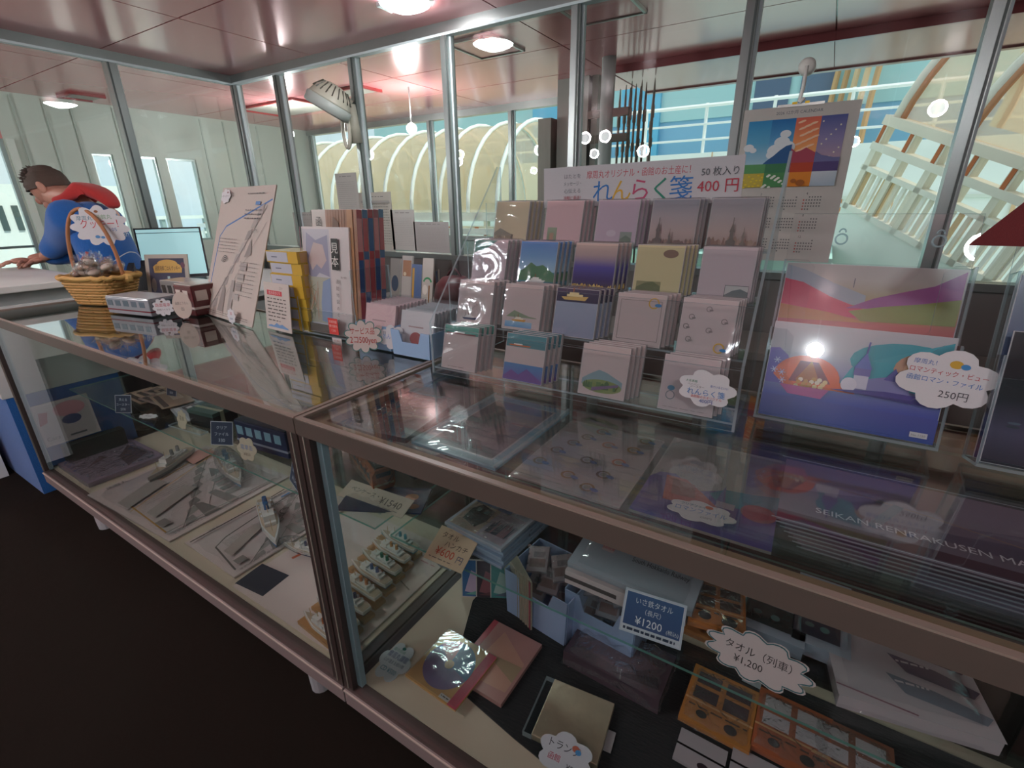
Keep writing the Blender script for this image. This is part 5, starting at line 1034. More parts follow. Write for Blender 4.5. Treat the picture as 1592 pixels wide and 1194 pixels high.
t = thing('display_tray', 'grey clear tray under the black box on the shelf', 'tray', (-2.05, .745, HZ), .1); b = B('acrylic'); b.box(0, 0, 0, .2, .03, .006, rim='acrylic_rim'); b.build('tray', t)
a = az(366, 693, HZ); TN = tin('train_tin', 'navy blue train-shaped tin with light windows on the shelf of the long case', a.x+.005, a.y+.01, HZ, .255, .13, .098, .10, '#2a3350', '#7fa6b8', '#8a93a4', top='#232b40', side_win=5)
cloud_tag('price_tag', 'cream flower tag with blue lettering before the navy train tin', vframe(385, 716, HZ, .15, .2) @ Matrix.Translation((0, .04, 0)), .075, .075, [('電車缶', 0, .0, .18, '#5a7ab0', .7), ('¥850', 0, -.3, .14, '#6a5a50', .5)], col='#c4b8a4', n=6, seed=4, stand=[(0, -.02, -.002), (0, -.039, -.002)])
# orange train pouch
Mx, w, h = qf(HZ, (555, 815), (640, 838), (630, 720))
pack('flat_packet', 'navy and orange flat packet under the orange train pouch', 'packet', frame(az(612, 800, HZ+.001), (.7, .35, 0), (-.35, .7, 0)) @ Matrix.Translation((-.17, 0, 0)), .25, .13, .006, lambda b, w, h: (b.oval(w*.8, h*.6, .02, .016, '#c08a5a'), b.oval(w*.86, h*.25, .018, .012, '#b5713c'), b.oval(w*.72, h*.4, .03, .02, '#4f7f9a')), '#2d3a56', seed=12)
card('price_slip', 'long white price slip ペンケース 1540 before the orange train pouch', 'price card', frame(az(525, 770, HZ+.004), (.85, .05, .0), (-.05, .8, .3)), .24, .062, lambda b, w, h: (b.text('ペンケース・', w*.32, h*.5, h*.22, '#5a5552', wmax=w*.5), b.text('¥1540', w*.74, h*.32, h*.36, '#4a4744', wmax=w*.34), b.lines(w*.6, w*.9, [h*.15], .002, '#7a7572', .02)), '#c2b6a8')
o = az(622, 782, HZ+.012)+Vector((-.09, .03, 0)); t = thing('train_pouch', 'orange train-shaped pencil pouch in a clear bag near the case seam', 'pouch', mat=frame(o+Vector((0, 0, .0)), az(575, 722, HZ+.012)-az(622, 782, HZ+.012), (-.6, -.6, 0)))
b = B('fabric'); sec = [(-.028, 0), (.028, 0), (.034, .012), (.034, .05), (.022, .066), (-.022, .066), (-.034, .05), (-.034, .012)]
for k in range(1): b.T = Matrix(((0, 0, 1, 0), (1, 0, 0, 0), (0, 1, 0, 0), (0, 0, 0, 1))); b.prism(sec, 0, .23, '#b8673f')
b.T = I4.copy(); b.box(-.0015, -.022, .042, -.0002, .022, .056, '#4a4a50'); b.box(-.0015, -.03, .014, -.0002, .03, .02, '#c9b08a')
for k in range(6): b.box(.02+.034*k, .0342, .032, .044+.034*k, .0352, .05, '#4a4a50')
b.build('pouch', t); b = B('gloss'); b.box(.01, -.02, .0665, .22, .02, .07, '#55504c'); b.build('zip', t)
b = B('crinkle'); b.ball((.115, 0, .045), (.15, .055, .055), n=16, m=9); b.build('bag', t)
pack('wrapped_pouch', 'dark blue pouch in a crinkled bag behind the orange train pouch', 'pouch', Matrix.Translation((-1.16, .98, HZ)) @ Matrix.Rotation(-.2, 4, 'Z'), .22, .13, .05, None, '#4a5a68', 'crinkle', seed=15, wrinkle=.03)

# ---- right case, upper shelf under the glass
Mx, w, h = qf(UZ, (640, 690), (770, 733), (752, 612))
t = thing('blue_frame_print', 'pale blue bordered print with a dark picture under the counter glass', 'print', mat=Mx); b = B('gloss'); b.box(0, 0, 0, w, h, .005, '#7fb0c4'); b.lay = .005
m_ = .022; b.rect(m_, m_, w-m_, h-m_, '#c2c8cf'); b.rect(m_+.004, m_+.004, w-m_-.004, h-m_-.004, '#6a4f5c', '#55606a'); b.poly([(w*.3, h*.5), (w*.5, h*.45), (w*.62, h*.85), (w*.4, h*.88)], '#4f5a58'); b.poly([(w*.55, h*.35), (w*.8, h*.45), (w*.75, h*.65), (w*.58, h*.6)], '#94787c'); b.poly([(w*.2, h*.55), (w*.33, h*.5), (w*.36, h*.8)], '#7f7a78'); b.build('print_sheet', t)
b = B('acrylic_rim'); b.box(0, 0, .0055+b.lay*0, .004, h, .011); b.box(w-.004, 0, .0055, w, h, .011); b.build('frame_edge', t)
b = B('polybag'); b.box(.0045, .001, .0085, w-.0045, h-.001, .0095); b.build('cover_film', t)
Mx, w, h = qf(UZ, (520, 668), (632, 692), (650, 616))
pack('wrapped_print', 'wrinkled clear-wrapped dark print left of the blue bordered one', 'print', Mx, w, h, .012, lambda b, w, h: (b.poly([(w*.2, h*.2), (w*.7, h*.25), (w*.8, h*.7), (w*.3, h*.6)], '#6a6f70'), b.line([(w*.1, h*.7), (w*.4, h*.4), (w*.9, h*.45)], .012, '#a8a89a'), b.oval(w*.6, h*.75, w*.2, h*.12, '#a79aa0')), '#58656a', 'crinkle', seed=21, wrinkle=.006)
Mx, w, h = qf(UZ, (787, 741), (965, 797), (880, 652))
def stickers(b, w, h):
    P = [(.34, .90), (.26, .76), (.19, .62), (.12, .46), (.08, .26), (.50, .70), (.44, .42), (.40, .18), (.78, .88), (.74, .70), (.70, .48), (.66, .28), (.62, .09)]
    for k, (x, y) in enumerate(P):
        if k in (0, 1, 2, 3, 4, 5, 6, 7, 8, 9, 10, 11, 12): c = ['#a8603c', '#6a5a3c', '#8a6a3c', '#7a5a38', '#94743c'][k % 5]; b.ring(w*(x+.06), h*y, .0105, .0042, c, 16); b.oval(w*(x+.06), h*y, .006, .006, '#8d8a80', 10); b.oval(w*(x+.06)+.013, h*y-.003, .008, .005, '#4f6a9a', 10, a=-.3)
    b.lines(w*.55, w*.65, [h*.94], .003, '#55504e', .01); b.lines(w*.04, w*.5, [h*.03], .0016, '#77726f', .01); b.lines(w*.5, w*.72, [h*.80, h*.56], .002, '#c9c6c2', .05)
pack('sticker_sheet', 'grey-white sheet of round orange and blue stickers under the counter glass', 'sticker sheet', Mx, w, h, .004, stickers, '#b5aead', seed=22, wrinkle=.002)
Mx, w, h = qf(UZ, (972, 796), (1203, 868), (1040, 680))
def art_hill(b, w, h):
    b.rect(.004, .004, w-.004, h-.004, '#aaa6a2'); b.poly([(.004, .004), (w-.004, .004), (w-.004, h*.5), (w*.75, h*.47), (w*.62, h*.46), (w*.4, h*.36), (w*.2, h*.5), (w*.08, h*.48), (.004, h*.4)], '#6a5f9c'); b.rect(.004, .004, w-.004, h*.16, '#5a5596', '#6d5f9e')
    b.poly([(w*.5, h*.38), (w*.6, h*.46), (w*.8, h*.48), (w-.004, h*.52), (w-.004, h*.34), (w*.6, h*.28)], '#4f8fa0'); b.poly([(w*.14, h*.46), (w*.3, h*.46), (w*.45, h*.36), (w*.66, h*.2), (w*.2, h*.2)], '#bd5f52'); b.poly([(w*.2, h*.44), (w*.38, h*.42), (w*.42, h*.28), (w*.24, h*.27)], '#9a5a4a'); b.oval(w*.86, h*.3, w*.12, h*.08, '#a87a7a'); b.poly([(w*.56, h*.3), (w*.63, h*.3), (w*.6, h*.5)], '#7a7aa8'); b.rect(w*.57, h*.26, w*.7, h*.32, '#b5a8b8')
pack('picture_file', 'purple sunset hill picture file under the counter glass, beside the stickers', 'file', Mx, w, h, .005, art_hill, '#a8a5a2', seed=23, wrinkle=.002)
cloud_tag('price_cloud', 'white cloud tag on the purple sunset file', Mx @ Matrix.Translation((w*.50, h*.13, .014)) @ Matrix.Rotation(.06, 4, 'Z'), .085, .048, [('クリアファイル', -.1, .18, .14, '#4f7f94', .5), ('ロマンファイル', 0, -.1, .2, '#4f86c0', .84), ('250円', .1, -.34, .1, '#6a6a6a', .4), ('', .12, .30, .12, '#b5653c', 0)], n=7, seed=7)
# stack of panorama files
for k in range(7):
    Mx = frame(az(1240, 852, UZ)+Vector((.004-.006*k, 0, .0005+.006*k)), (1, 0, 0), (.0, 1, 0)) 
    t = thing('panorama_file', 'long plastic panorama file in the stack under the counter glass' if k < 6 else 'topmost panorama file with a line of white capital lettering', 'file', mat=Mx, group='panorama files under the glass' if k < 6 else None)
    w, h = .36, .185; b = B('gloss'); b.box(0, 0, 0, w, h, .003, '#7d6c78' if k < 6 else '#857d8a'); b.lay = .003
    if k == 6:
        b.poly([(0, h*.45), (w*.3, h*.62), (w*.55, h*.5), (w, h*.7), (w, h), (0, h)], '#9a929c'); b.poly([(w*.3, h*.3), (w*.9, h*.5), (w, h*.42), (w, h*.2)], '#6f687a'); b.rect(0, .002, w, h*.12, '#5f4a54'); b.line([(w*.2, h*.66), (w*.5, h*.55), (w*.75, h*.42), (w*.95, h*.36)], .002, '#a58f7c'); b.line([(w*.3, h*.2), (w*.4, h*.6)], .012, '#72808a')
        b.text('SEIKAN RENRAKUSEN MASHU-MARU', .045, h*.20, .0135, '#d0d4d8', 'l')
    b.build('file_cover', t)
    b = B('acrylic'); b.box(-.006, -.004, .0036+.001*(k == 6), w+.004, h+.004, .0056, rim='acrylic_rim'); b.build('sleeve', t)

# ---- right case, middle shelf
def towel_stack():
    for k in range(5):
        Mx = frame(az(690, 842, HZ)+Vector((.003*(k % 2), .004*((k*3) % 2), .0005+.0125*k)), (1, -.08, 0), (.08, 1, 0))
        def art(b, w, h, k=k):
            if k < 4: return
            b.rect(.012, .012, w-.012, h-.012, '#b5a898'); b.rect(.012, h*.55, w*.99-.012, h-.012, '#4f6a94'); b.rect(w*.66, h*.55, w-.012, h*.80, '#a9b6c4'); b.rect(w*.52, .012, w-.012, h*.55, '#a9a3ae'); b.poly([(w*.16, h*.2), (w*.42, h*.14), (w*.48, h*.3), (w*.45, h*.5), (w*.2, h*.54), (w*.13, h*.4)], '#23302c'); b.rect(w*.2, h*.4, w*.26, h*.47, '#8aa4a0'); b.rect(w*.33, h*.4, w*.40, h*.47, '#8aa4a0'); town(b, w*.58, w*.9, h*.15, ['#5a4a56', '#8a6a74', '#3f4a5a'], 3, .05); b.lines(w*.2, w*.48, [h*.62], .006, '#2d3d64', .02); b.poly([(w*.7, h*.6), (w*.86, h*.64), (w*.8, h*.78)], '#4a4a70')
        pack('towel_packet', 'top towel packet printed with a dark steam engine front, in the right case' if k == 4 else 'folded towel packet under the steam engine one', 'towel', Mx, .185, .215, .009, art, '#8fa6bd' if k < 4 else '#a9b4c0', 'crinkle', group=None if k == 4 else 'folded towel packets in the stack', seed=30+k, wrinkle=.002)
towel_stack()
card('price_card', 'cream handwritten card タオルハンカチ ¥600 before the towel packets', 'price card', frame(az(658, 866, HZ+.001), az(717, 892, HZ+.001)-az(658, 866, HZ+.001), (.0, .75, .42)), (az(717, 892, HZ)-az(658, 866, HZ)).length, .088,
  lambda b, w, h: (b.text('タオル', w*.36, h*.72, h*.14, '#3a3532'), b.text('ハンカチ', w*.6, h*.5, h*.14, '#3a3532'), b.text('¥600', w*.42, h*.22, h*.22, '#b5432f'), b.text('円', w*.82, h*.2, h*.16, '#3f4a6a'), b.lines(w*.1, w*.7, [h*.1], .002, '#6a635c', .01)), '#c2b196')
a = az(878, 905, HZ); pack('paper_bag_goods', 'large pale bag with blue and black lettering lying on the shelf of the right case', 'bag', frame(a+Vector((0, .0, .042)), (1, -.02, 0), (.02, 1, .12)), .275, .17, .016,
  lambda b, w, h: (b.text('hokkaido', w*.28, h*.62, h*.2, '#3f5a74', wmax=w*.36), b.text('道南いさりび鉄道', w*.66, h*.6, h*.17, '#4f5a64', wmax=w*.5), b.text('South Hokkaido Railway', w*.68, h*.42, h*.08, '#4a4f56', wmax=w*.44), b.rect(w*.06, h*.5, w*.16, h*.66, '#c2c6ca'), b.rect(w*.2, h*.42, w*.3, h*.56, '#b8a8a8'), b.text('Since', w*.25, h*.46, h*.06, '#b5434a')), '#9aa3ac', 'polybag', seed=41, wrinkle=.003)
t = thing('white_carton', 'flat white carton under the pale lettered bag', 'box', (a.x, a.y, HZ), -.01); b = B('paper'); b.box(0, 0, 0, .262, .155, .035, '#b9b0b0'); b.box(-.001, -.0008, .012, .12, 0, .022, '#4a4545'); b.build('carton', t)
card('price_card', 'rounded navy price card いさり鉄タオル ¥1200 on the shelf edge', 'price card', frame(az(962, 978, HZ+.001), az(1048, 1008, HZ+.001)-az(962, 978, HZ+.001), (.0, .5, .8)), .118, .082,
  lambda b, w, h: (b.rect(.003, .003, w-.003, h-.003, '#b9c2cb'), b.rect(.005, h*.18, w-.005, h-.005, '#2f4a74', '#34567f'), b.text('いさ鉄タオル', w*.5, h*.72, h*.12, '#c9d2da', wmax=w*.6), b.text('（長尺）', w*.5, h*.52, h*.10, '#c9d2da'), b.text('¥1200', w*.45, h*.25, h*.18, '#d5dce2'), b.text('(税込)', w*.84, h*.25, h*.08, '#c9d2da'), b.lines(w*.06, w*.9, [h*.07], .005, '#26344a', .008)), '#aab6c2')
def trainbag(label, Mx, w, h, body, win, trim, seed, group=None):
    def art(b, w, h):
        b.rect(.006, .006, w-.006, h-.006, body)
        for k in range(2):
            for j in range(2): b.rect(w*(.12+.42*k), h*(.42+.26*j), w*(.46+.42*k), h*(.62+.26*j), win)
        b.rect(.006, h*.36, w-.006, h*.39, trim); b.oval(w*.3, h*.2, .012, .01, '#2a2624'); b.oval(w*.7, h*.18, .014, .012, '#2a2624'); b.lines(w*.1, w*.9, [h*.28], .004, '#55402f', .02, seed)
    return pack('train_towel', label, 'towel', Mx, w, h, .016, art, body, 'crinkle', group=group, seed=seed, wrinkle=.006)
trainbag('orange-brown train towel in a clear bag beside the rounded navy card', frame(az(1055, 985, HZ)+Vector((.0, 0, .0008)), (1, -.04, 0), (.04, 1, 0)), .125, .215, '#a9754a', '#3d3236', '#caa06a', 51)
trainbag('second orange train towel lying on top of the orange-brown one', frame(az(1062, 990, HZ)+Vector((.0, 0, .028)), (1, .15, 0), (-.15, 1, .05)), .11, .12, '#bf7a45', '#57423a', '#d9a468', 52)
for k, (px, py, lb) in enumerate(((1135, 985, 'dark green train towel packet right of the orange ones'), (1222, 1010, 'dark blue train towel packet beside the poster box'))):
    def art(b, w, h, k=k):
        b.rect(.003, .003, w-.003, h-.003, '#a9b6c4'); b.poly([(w*.1, h*.52), (w*.86, h*.52), (w*.92, h*.6), (w*.92, h*.95), (w*.06, h*.95), (w*.06, h*.6)], ['#2b3836', '#2a3042'][k]); b.line([(w*.06, h*.78), (w*.92, h*.76)], .002, '#8fa3a8'); b.rect(w*.02, h*.12, w*.8, h*.4, ['#26302f', '#2b3146'][k]); b.oval(w*.3, h*.26, .008, .006, '#5f7a7a'); b.oval(w*.55, h*.25, .008, .008, '#5f8a8a')
    pack('train_towel', lb, 'towel', frame(az(px, py, HZ)+Vector((0, 0, .001)), (1, -.03, 0), (.03, 1, 0)), (.125, .10)[k], .21, .03, art, '#8e9cab', 'polybag', seed=55+k, wrinkle=.003)
def tail(w, h): return
Mx = vframe(1167, 1066, HZ, .42, -.06)
t = thing('price_cloud', 'speech-cloud card タオル（列車） ¥1,200 on the shelf edge', 'price card', mat=Mx); w, h = .155, .082; b = B('paper'); P = cloud(0, h*.58, w/2, h*.46, n=11, seed=4); b.prism(P, -.0015, 0, '#c4b6b6'); b.line([(x*.95, h*.58+(y-h*.58)*.93) for x, y in P+[P[0]]], .0022, '#35646c')
b.text('タオル（列車）', .0, h*.60, h*.15, '#3a3536', wmax=w*.72); b.text('¥1,200', -.012, h*.36, h*.15, '#3a3536'); b.build('tag_card', t); b = B('acrylic'); b.box(-.015, 0, -.03, .015, .012, -.003, rim='acrylic_rim'); b.build('clip_foot', t)
Mx, w, h = qf(HZ+.0005, (1296, 1100), (1560, 1182), (1284, 962))
def art_ships(b, w, h):
    b.rect(.002, .002, w-.002, h-.002, '#b8b0b4'); b.ring(w*.3, h*.78, .026, .010, '#b88a94', 24); b.ring(w*.3, h*.78, .026, .010, '#bf8a55', 14, 2.4, 3.9); b.ring(w*.3, h*.78, .026, .010, '#b5434f', 14, -.6, .3); b.oval(w*.3, h*.78, .016, .014, '#aab0bc')
    for k, (y, c) in enumerate(((.62, '#6f5566'), (.42, '#62586a'), (.22, '#7a808c'))):
        x0 = w*(.5-.06*k); b.poly([(x0, h*(y+.11)), (x0+.02, h*(y-.04)), (w*.92, h*(y-.12)), (w*.98, h*(y-.05)), (x0+w*.3, h*(y+.05))], c); b.lines(x0+.01, x0+w*.26, [h*(y+.045)], .004, '#c9c2c6', .008, k)
    b.line([(.002, h*.1), (w*.5, h*.02)], .003, '#8a6a74')
pack('poster_box', 'large white poster box with three ship pictures at the right end of the shelf', 'poster', Mx, w, max(h, .235), .03, art_ships, '#b5adb2', 'polybag', seed=61, wrinkle=.003)
t = thing('leaning_panel', 'plain mauve panel lying beyond the ship poster box', 'panel', mat=frame((.44, .78, HZ+.001), (1, 0, 0), (0, 1, 0))); b = B('paper'); b.box(0, 0, 0, .3, .28, .02, '#9a95a4'); b.build('panel', t, bevel=.002)

# ---- right case, floor
t = thing('black_cloth', 'black cloth spread over the floor of the right case', 'cloth', (0, 0, BZ+.0003))
b = B('fabric'); P = [az(*p, BZ) for p in ((735, 935), (700, 1062), (800, 1150), (880, 1215), (1160, 1330))]
pts = [(P[0].x, 1.10), (P[0].x, P[0].y)]+[(p.x, max(p.y, .575)) for p in P[1:]]+[(1.28, .60), (1.28, 1.10)]
b.prism(pts, 0, .003, '#14161b'); b.build('cloth', t)
CZ2 = BZ+.0036
Mx, w, h = qf(BZ+.001, (690, 1100), (780, 985), (640, 1062))
Mc = frame(az(634, 1052, BZ+.001), (1, -.05, 0), (.05, 1, .0))
t = thing('disc_case', 'pink booklet case under the front disc package', 'disc', mat=frame(az(680, 1075, CZ2), (1, -.02, 0), (.02, 1, 0)) @ Matrix.Translation((.0, .05, 0))); b = B('gloss'); b.box(0, 0, 0, .158, .2, .012, '#b58a84'); b.lay = .012; b.rect(.0, .0, .016, .2, '#b5545f'); b.poly([(.03, .02), (.15, .03), (.15, .12), (.05, .18)], '#c49a88'); b.poly([(.04, .1), (.15, .06), (.15, .11)], '#a8957a'); b.build('case', t)
t = thing('disc_package', 'disc in a clear sleeve on orange paper with a pink strip', 'disc', mat=frame(az(630, 1052, CZ2+.0136), (1, -.04, 0), (.04, 1, 0))); w, h = .166, .17; b = B('gloss'); b.box(0, 0, 0, w, h, .006, '#bf9560'); b.lay = .006; b.rect(w*.84, 0, w, h, '#bf4f62'); b.oval(w*.45, h*.5, w*.40, h*.42, '#7a6a8c', 36); b.poly([(w*.45, h*.5)]+[(w*(.45+.40*math.cos(a)), h*(.5+.42*math.sin(a))) for a in [-.2+1.9*i/14 for i in range(15)]], '#5a7594'); b.poly([(w*.45, h*.5)]+[(w*(.45+.40*math.cos(a)), h*(.5+.42*math.sin(a))) for a in [1.7+.9*i/8 for i in range(9)]], '#b5707a'); b.oval(w*.45, h*.5, w*.075, h*.075, '#c99a6a'); b.text('CD', w*.24, h*.64, h*.08, '#a85a64'); b.rect(w*.66, h*.02, w*.84, h*.09, '#c9c4bc'); b.lines(w*.68, w*.82, [h*.05], .003, '#6a6562', .006); b.build('package', t)
b = B('polybag'); b.box(.002, .002, .011, w-.002, h-.002, .0125); b.build('sleeve', t)
cloud_tag('price_cloud', 'white flower tag 摩周丸讃歌 CD lying on the beige case floor', frame(az(614, 1030, BZ)+Vector((0, 0, .003)), (1, .06, 0), (-.06, 1, .08)), .082, .10, [('音の缶詰', -.1, .28, .07, '#4f8a6a', .5), ('摩周丸讃歌', 0, .08, .14, '#3f4f7a', .78), ('心が温まる船の歌', 0, -.08, .08, '#55707a', .8), ('CD ¥500', 0, -.32, .13, '#3f7f8a', .6), ('', .0, .40, .06, '#2f6a64', 0)], col='#b9c6c9', n=6, seed=6)
o = az(812, 1143, CZ2); Mx = frame(o, az(925, 1197, CZ2)-o, (az(858, 1055, CZ2)-o))
t = thing('card_case', 'brass-sheened playing card case lying on the black cloth', 'card case', mat=Mx); w = .175; h = .15; b = B('mirrorcase'); b.box(.022, 0, 0, w, h, .018, '#f0e2c4'); b.build('shell', t, bevel=.002); b = B('acrylic'); b.box(0, 0, 0, .0215, h, .016, rim='acrylic_rim'); b.build('clear_edge', t); b = B('paper'); b.box(w+.0005, h*.3, .002, w+.018, h*.62, .004, '#a9a5a8'); b.build('paper_tab', t)
cloud_tag('price_cloud', 'white cloud tag トランプ leaning on the brass-sheened card case', Mx @ Matrix.Translation((w*.62, -.015, .024)) @ Matrix.Rotation(.35, 4, 'X'), .11, .075, [('トランプ', -.05, .1, .18, '#3a3a40', .7), ('函館', -.2, -.2, .14, '#b5435a', .3), ('', .16, .26, .11, '#b5604a', 0), ('', .22, .2, .09, '#3f86bd', 0), ('¥500', .2, -.3, .14, '#3a3a40', .3)], col='#c0c4cc', n=6, seed=11)
pack('wrapped_goods', 'dark violet goods in a crumpled clear bag at the back of the black cloth', 'bagged goods', frame(az(872, 1032, CZ2), (1, -.03, 0), (.03, 1, 0)), .26, .15, .045, lambda b, w, h: (b.poly([(w*.1, h*.3), (w*.6, h*.2), (w*.9, h*.6), (w*.4, h*.8)], '#6a5560'), b.poly([(w*.5, h*.1), (w*.95, h*.2), (w*.9, h*.4)], '#3c323a')), '#55464f', 'crinkle', seed=71, wrinkle=.03)
for k, (px, py, body, lb) in enumerate(((1050, 1120, '#b5793f', 'orange train towel on the black cloth below the shelf edge'), (1160, 1165, '#a85f3f', 'brick red towel packet on the black cloth'), (1250, 1215, '#8a5a48', 'brown towel packet low at the right of the black cloth'))):
    trainbag(lb, frame(az(px, py, CZ2)+Vector((0, .0, .0005)), (1, -.03, 0), (.03, 1, 0)), .16, .17, body, '#c3bcc0' if k else '#3d3236', '#d0a070', 80+k)
for k, (px, py) in enumerate(((1045, 1180), (1130, 1210))):
    t = thing('white_tile_print', 'white print packet with dark borders at the front of the black cloth', 'print', mat=frame(az(px, py, CZ2), (1, -.02, 0), (.02, 1, 0)), group='white print packets on the black cloth'); b = B('gloss'); b.box(0, 0, 0, .10, .075, .008, '#a9a3a8'); b.lay = .008; b.rect(.0, .035, .1, .04, '#1f1d20'); b.oval(.06, .012, .012, .008, '#3a2f36'); b.build('packet', t)
# bins, cards and disc sleeves at the back of the floor
bin_('blue_bin', 'pale blue bin of small wrapped goods at the back of the right case', *az(790, 948, BZ+.004)[:2], CZ2, .20, .17, .15, -.12, '#9fb2d6', .3)
bin_('blue_bin', 'second pale blue bin with a round notch and crinkled bags', *az(880, 985, BZ+.004)[:2], CZ2, .19, .15, .16, -.08, '#9fb4da', .3)
for bi, (px, py) in enumerate(((800, 945), (885, 985))):
    o = az(px, py, BZ)
    for k in range(6):
        pack('wrapped_goods', ('small rosy wrapped packet' if bi == 0 else 'small silvery crinkled packet')+' in the '+('first' if bi == 0 else 'second')+' pale blue bin', 'bagged goods', Matrix.Translation((o.x+.02+.045*(k % 3), o.y+.012+.02*(k//3), CZ2+.045+.035*(k % 2)+.03*(k//3))) @ Matrix.Rotation(.5, 4, 'X') @ Matrix.Rotation(.1*k, 4, 'Z'), .07, .085, .014, lambda b, w, h: (b.rect(w*.15, h*.2, w*.85, h*.5, '#9a7a78'), b.rect(w*.3, h*.55, w*.8, h*.75, '#8f8088')), '#b8a4aa' if bi == 0 else '#b0b0ba', 'crinkle', group=('rosy' if bi == 0 else 'silvery')+' packets in the bin', seed=90+k+10*bi, wrinkle=.012)
o = az(742, 905, BZ)
for k in range(7):
    Mx = Matrix.Translation((o.x+.045+.011*k, o.y+.055-.004*k, CZ2)) @ Matrix.Rotation(math.radians(24), 4, 'Z') @ Matrix.Rotation(math.radians(90), 4, 'X') @ Matrix.Rotation(math.radians(-62), 4, 'Y')
    t = thing('disc_sleeve', 'slim cream-edged disc sleeve in the leaning row' if k < 6 else 'front disc sleeve with a blue disc and pink strip', 'disc', mat=Mx, group='leaning disc sleeves' if k < 6 else None)
    b = B('gloss'); b.box(0, 0, 0, .17, .17, .005, '#b3a898'); b.lay = .005
    if k == 6: b.rect(0, 0, .17, .17, '#b5a58f'); b.oval(.085, .08, .07, .07, '#5f86b0'); b.oval(.085, .08, .012, .012, '#b58a7c'); b.oval(.11, .05, .02, .015, '#b07a80'); b.rect(.145, 0, .17, .17, '#c0506a')
    b.build('sleeve_card', t)
o = az(722, 930, BZ)
for k in range(3):
    Mx = Matrix.Translation((o.x-.01+.04*k, o.y+.02*k, BZ+.0006)) @ Matrix.Rotation(math.radians(28), 4, 'Z') @ Matrix.Rotation(math.radians(78), 4, 'X')
    t = thing('postcard', ('blue postcard with white flowers standing below the towel price card', 'dark postcard standing behind the blue flower one', 'teal postcard last in the little row by the disc sleeves')[k], 'postcard', mat=Mx); b = B('gloss'); b.box(0, 0, -.003, .075, .125, 0, '#c2bcb8'); b.rect(.003, .003, .072, .122, ['#3f6a9a', '#4a3f48', '#4f8a8a'][k]); b.poly([(.01, .02), (.06, .01), (.065, .07), (.03, .09)], ['#b9a8c4', '#8a5a62', '#9ab4b0'][k]); b.poly([(.01, .01), (.07, .008), (.07, .03)], ['#6fa8a0', '#6a4a50', '#5f6a7a'][k]); b.build('card', t)
    
# ================================================================ the attendant
bl = lambda *p: Vector(p)
hip = Vector((-3.44, 1.225, .90)); chest = Vector((-3.47, 1.19, 1.205)); neck = Vector((-3.585, 1.165, 1.36)); head = ay(77, 290, 1.14)
fwd = Vector((-.80, -.60, 0)).normalized(); lft = Vector((.60, -.80, 0)).normalized()*1.0     # left hand side lies toward the counter
lft = Vector((0, 0, 1)).cross(fwd).normalized()
def skin(name, V, E, Rr, col, mat, parent=None, lv=2):
    me = bpy.data.meshes.new(name); me.from_pydata([tuple(v) for v in V], E, []); o = bpy.data.objects.new(name, me); COL.objects.link(o)
    md = o.modifiers.new('skin', 'SKIN'); md.use_smooth_shade = True
    for i, r in enumerate(Rr):
        r = r if isinstance(r, tuple) else (r, r); me.skin_vertices[0].data[i].radius = r
    me.skin_vertices[0].data[0].use_root = True
    s_ = o.modifiers.new('sub', 'SUBSURF'); s_.levels = lv; s_.render_levels = lv
    dg = bpy.context.evaluated_depsgraph_get(); dg.update(); m2 = bpy.data.meshes.new_from_object(o.evaluated_get(dg)); bpy.data.objects.remove(o)
    m2.name = name; m2.materials.clear(); m2.materials.append(M[mat]); at = m2.color_attributes.get('Col') or m2.color_attributes.new('Col', 'FLOAT_COLOR', 'CORNER')
    k = lin(col); at.data.foreach_set('color', list(k)*len(m2.loops)); m2.polygons.foreach_set('use_smooth', [True]*len(m2.polygons))
    o = bpy.data.objects.new(name, m2); COL.objects.link(o)
    if parent: o.parent = parent
    return o
P_ = bpy.data.objects.new('person', None); COL.objects.link(P_); tag(P_, 'attendant in a blue jacket with red hood bending over the white desk', 'person'); P_.location = (hip.x, hip.y, 0)
off = Vector((hip.x, hip.y, 0)); L_ = lambda v: Vector(v)-off
shl, shr = chest+lft*.16+Vector((0, 0, .07)), chest-lft*.16+Vector((0, 0, .07))
ell, elr = ay(97, 372, 1.09), chest-lft*.20+fwd*.22+Vector((0, 0, -.14))
hdl, hdr = ay(62, 397, 1.0), chest-lft*.03+fwd*.44+Vector((0, 0, -.20))
hdl = Vector((hdl.x, hdl.y, 1.03)); hdr.z = 1.03
hl, hr = hip+lft*.09, hip-lft*.09
kl, kr = hl+Vector((0, 0, -.43))+fwd*.03, hr+Vector((0, 0, -.43))+fwd*.03
fl, fr_ = hl+Vector((0, 0, -.85)), hr+Vector((0, 0, -.85))
V = [hip, (hip+chest)/2, chest, neck, head+Vector((0, 0, -.055))-fwd*.0, head+Vector((0, 0, .045))-fwd*.01, shl, ell, hdl, shr, elr, hdr, hl, kl, fl, fl+fwd*.15+Vector((0, 0, -.03)), hr, kr, fr_, fr_+fwd*.15+Vector((0, 0, -.03))]
E = [(0, 1), (1, 2), (2, 3), (3, 4), (4, 5), (2, 6), (6, 7), (7, 8), (2, 9), (9, 10), (10, 11), (0, 12), (12, 13), (13, 14), (14, 15), (0, 16), (16, 17), (17, 18), (18, 19)]
Rr = [(.13, .10), (.125, .095), (.13, .10), .054, (.070, .078), (.080, .088), .055, .042, .026, .055, .042, .026, .085, .06, .04, .035, .085, .06, .04, .035]
body = skin('body', [L_(v) for v in V], E, Rr, '#b98672', 'skin', P_)
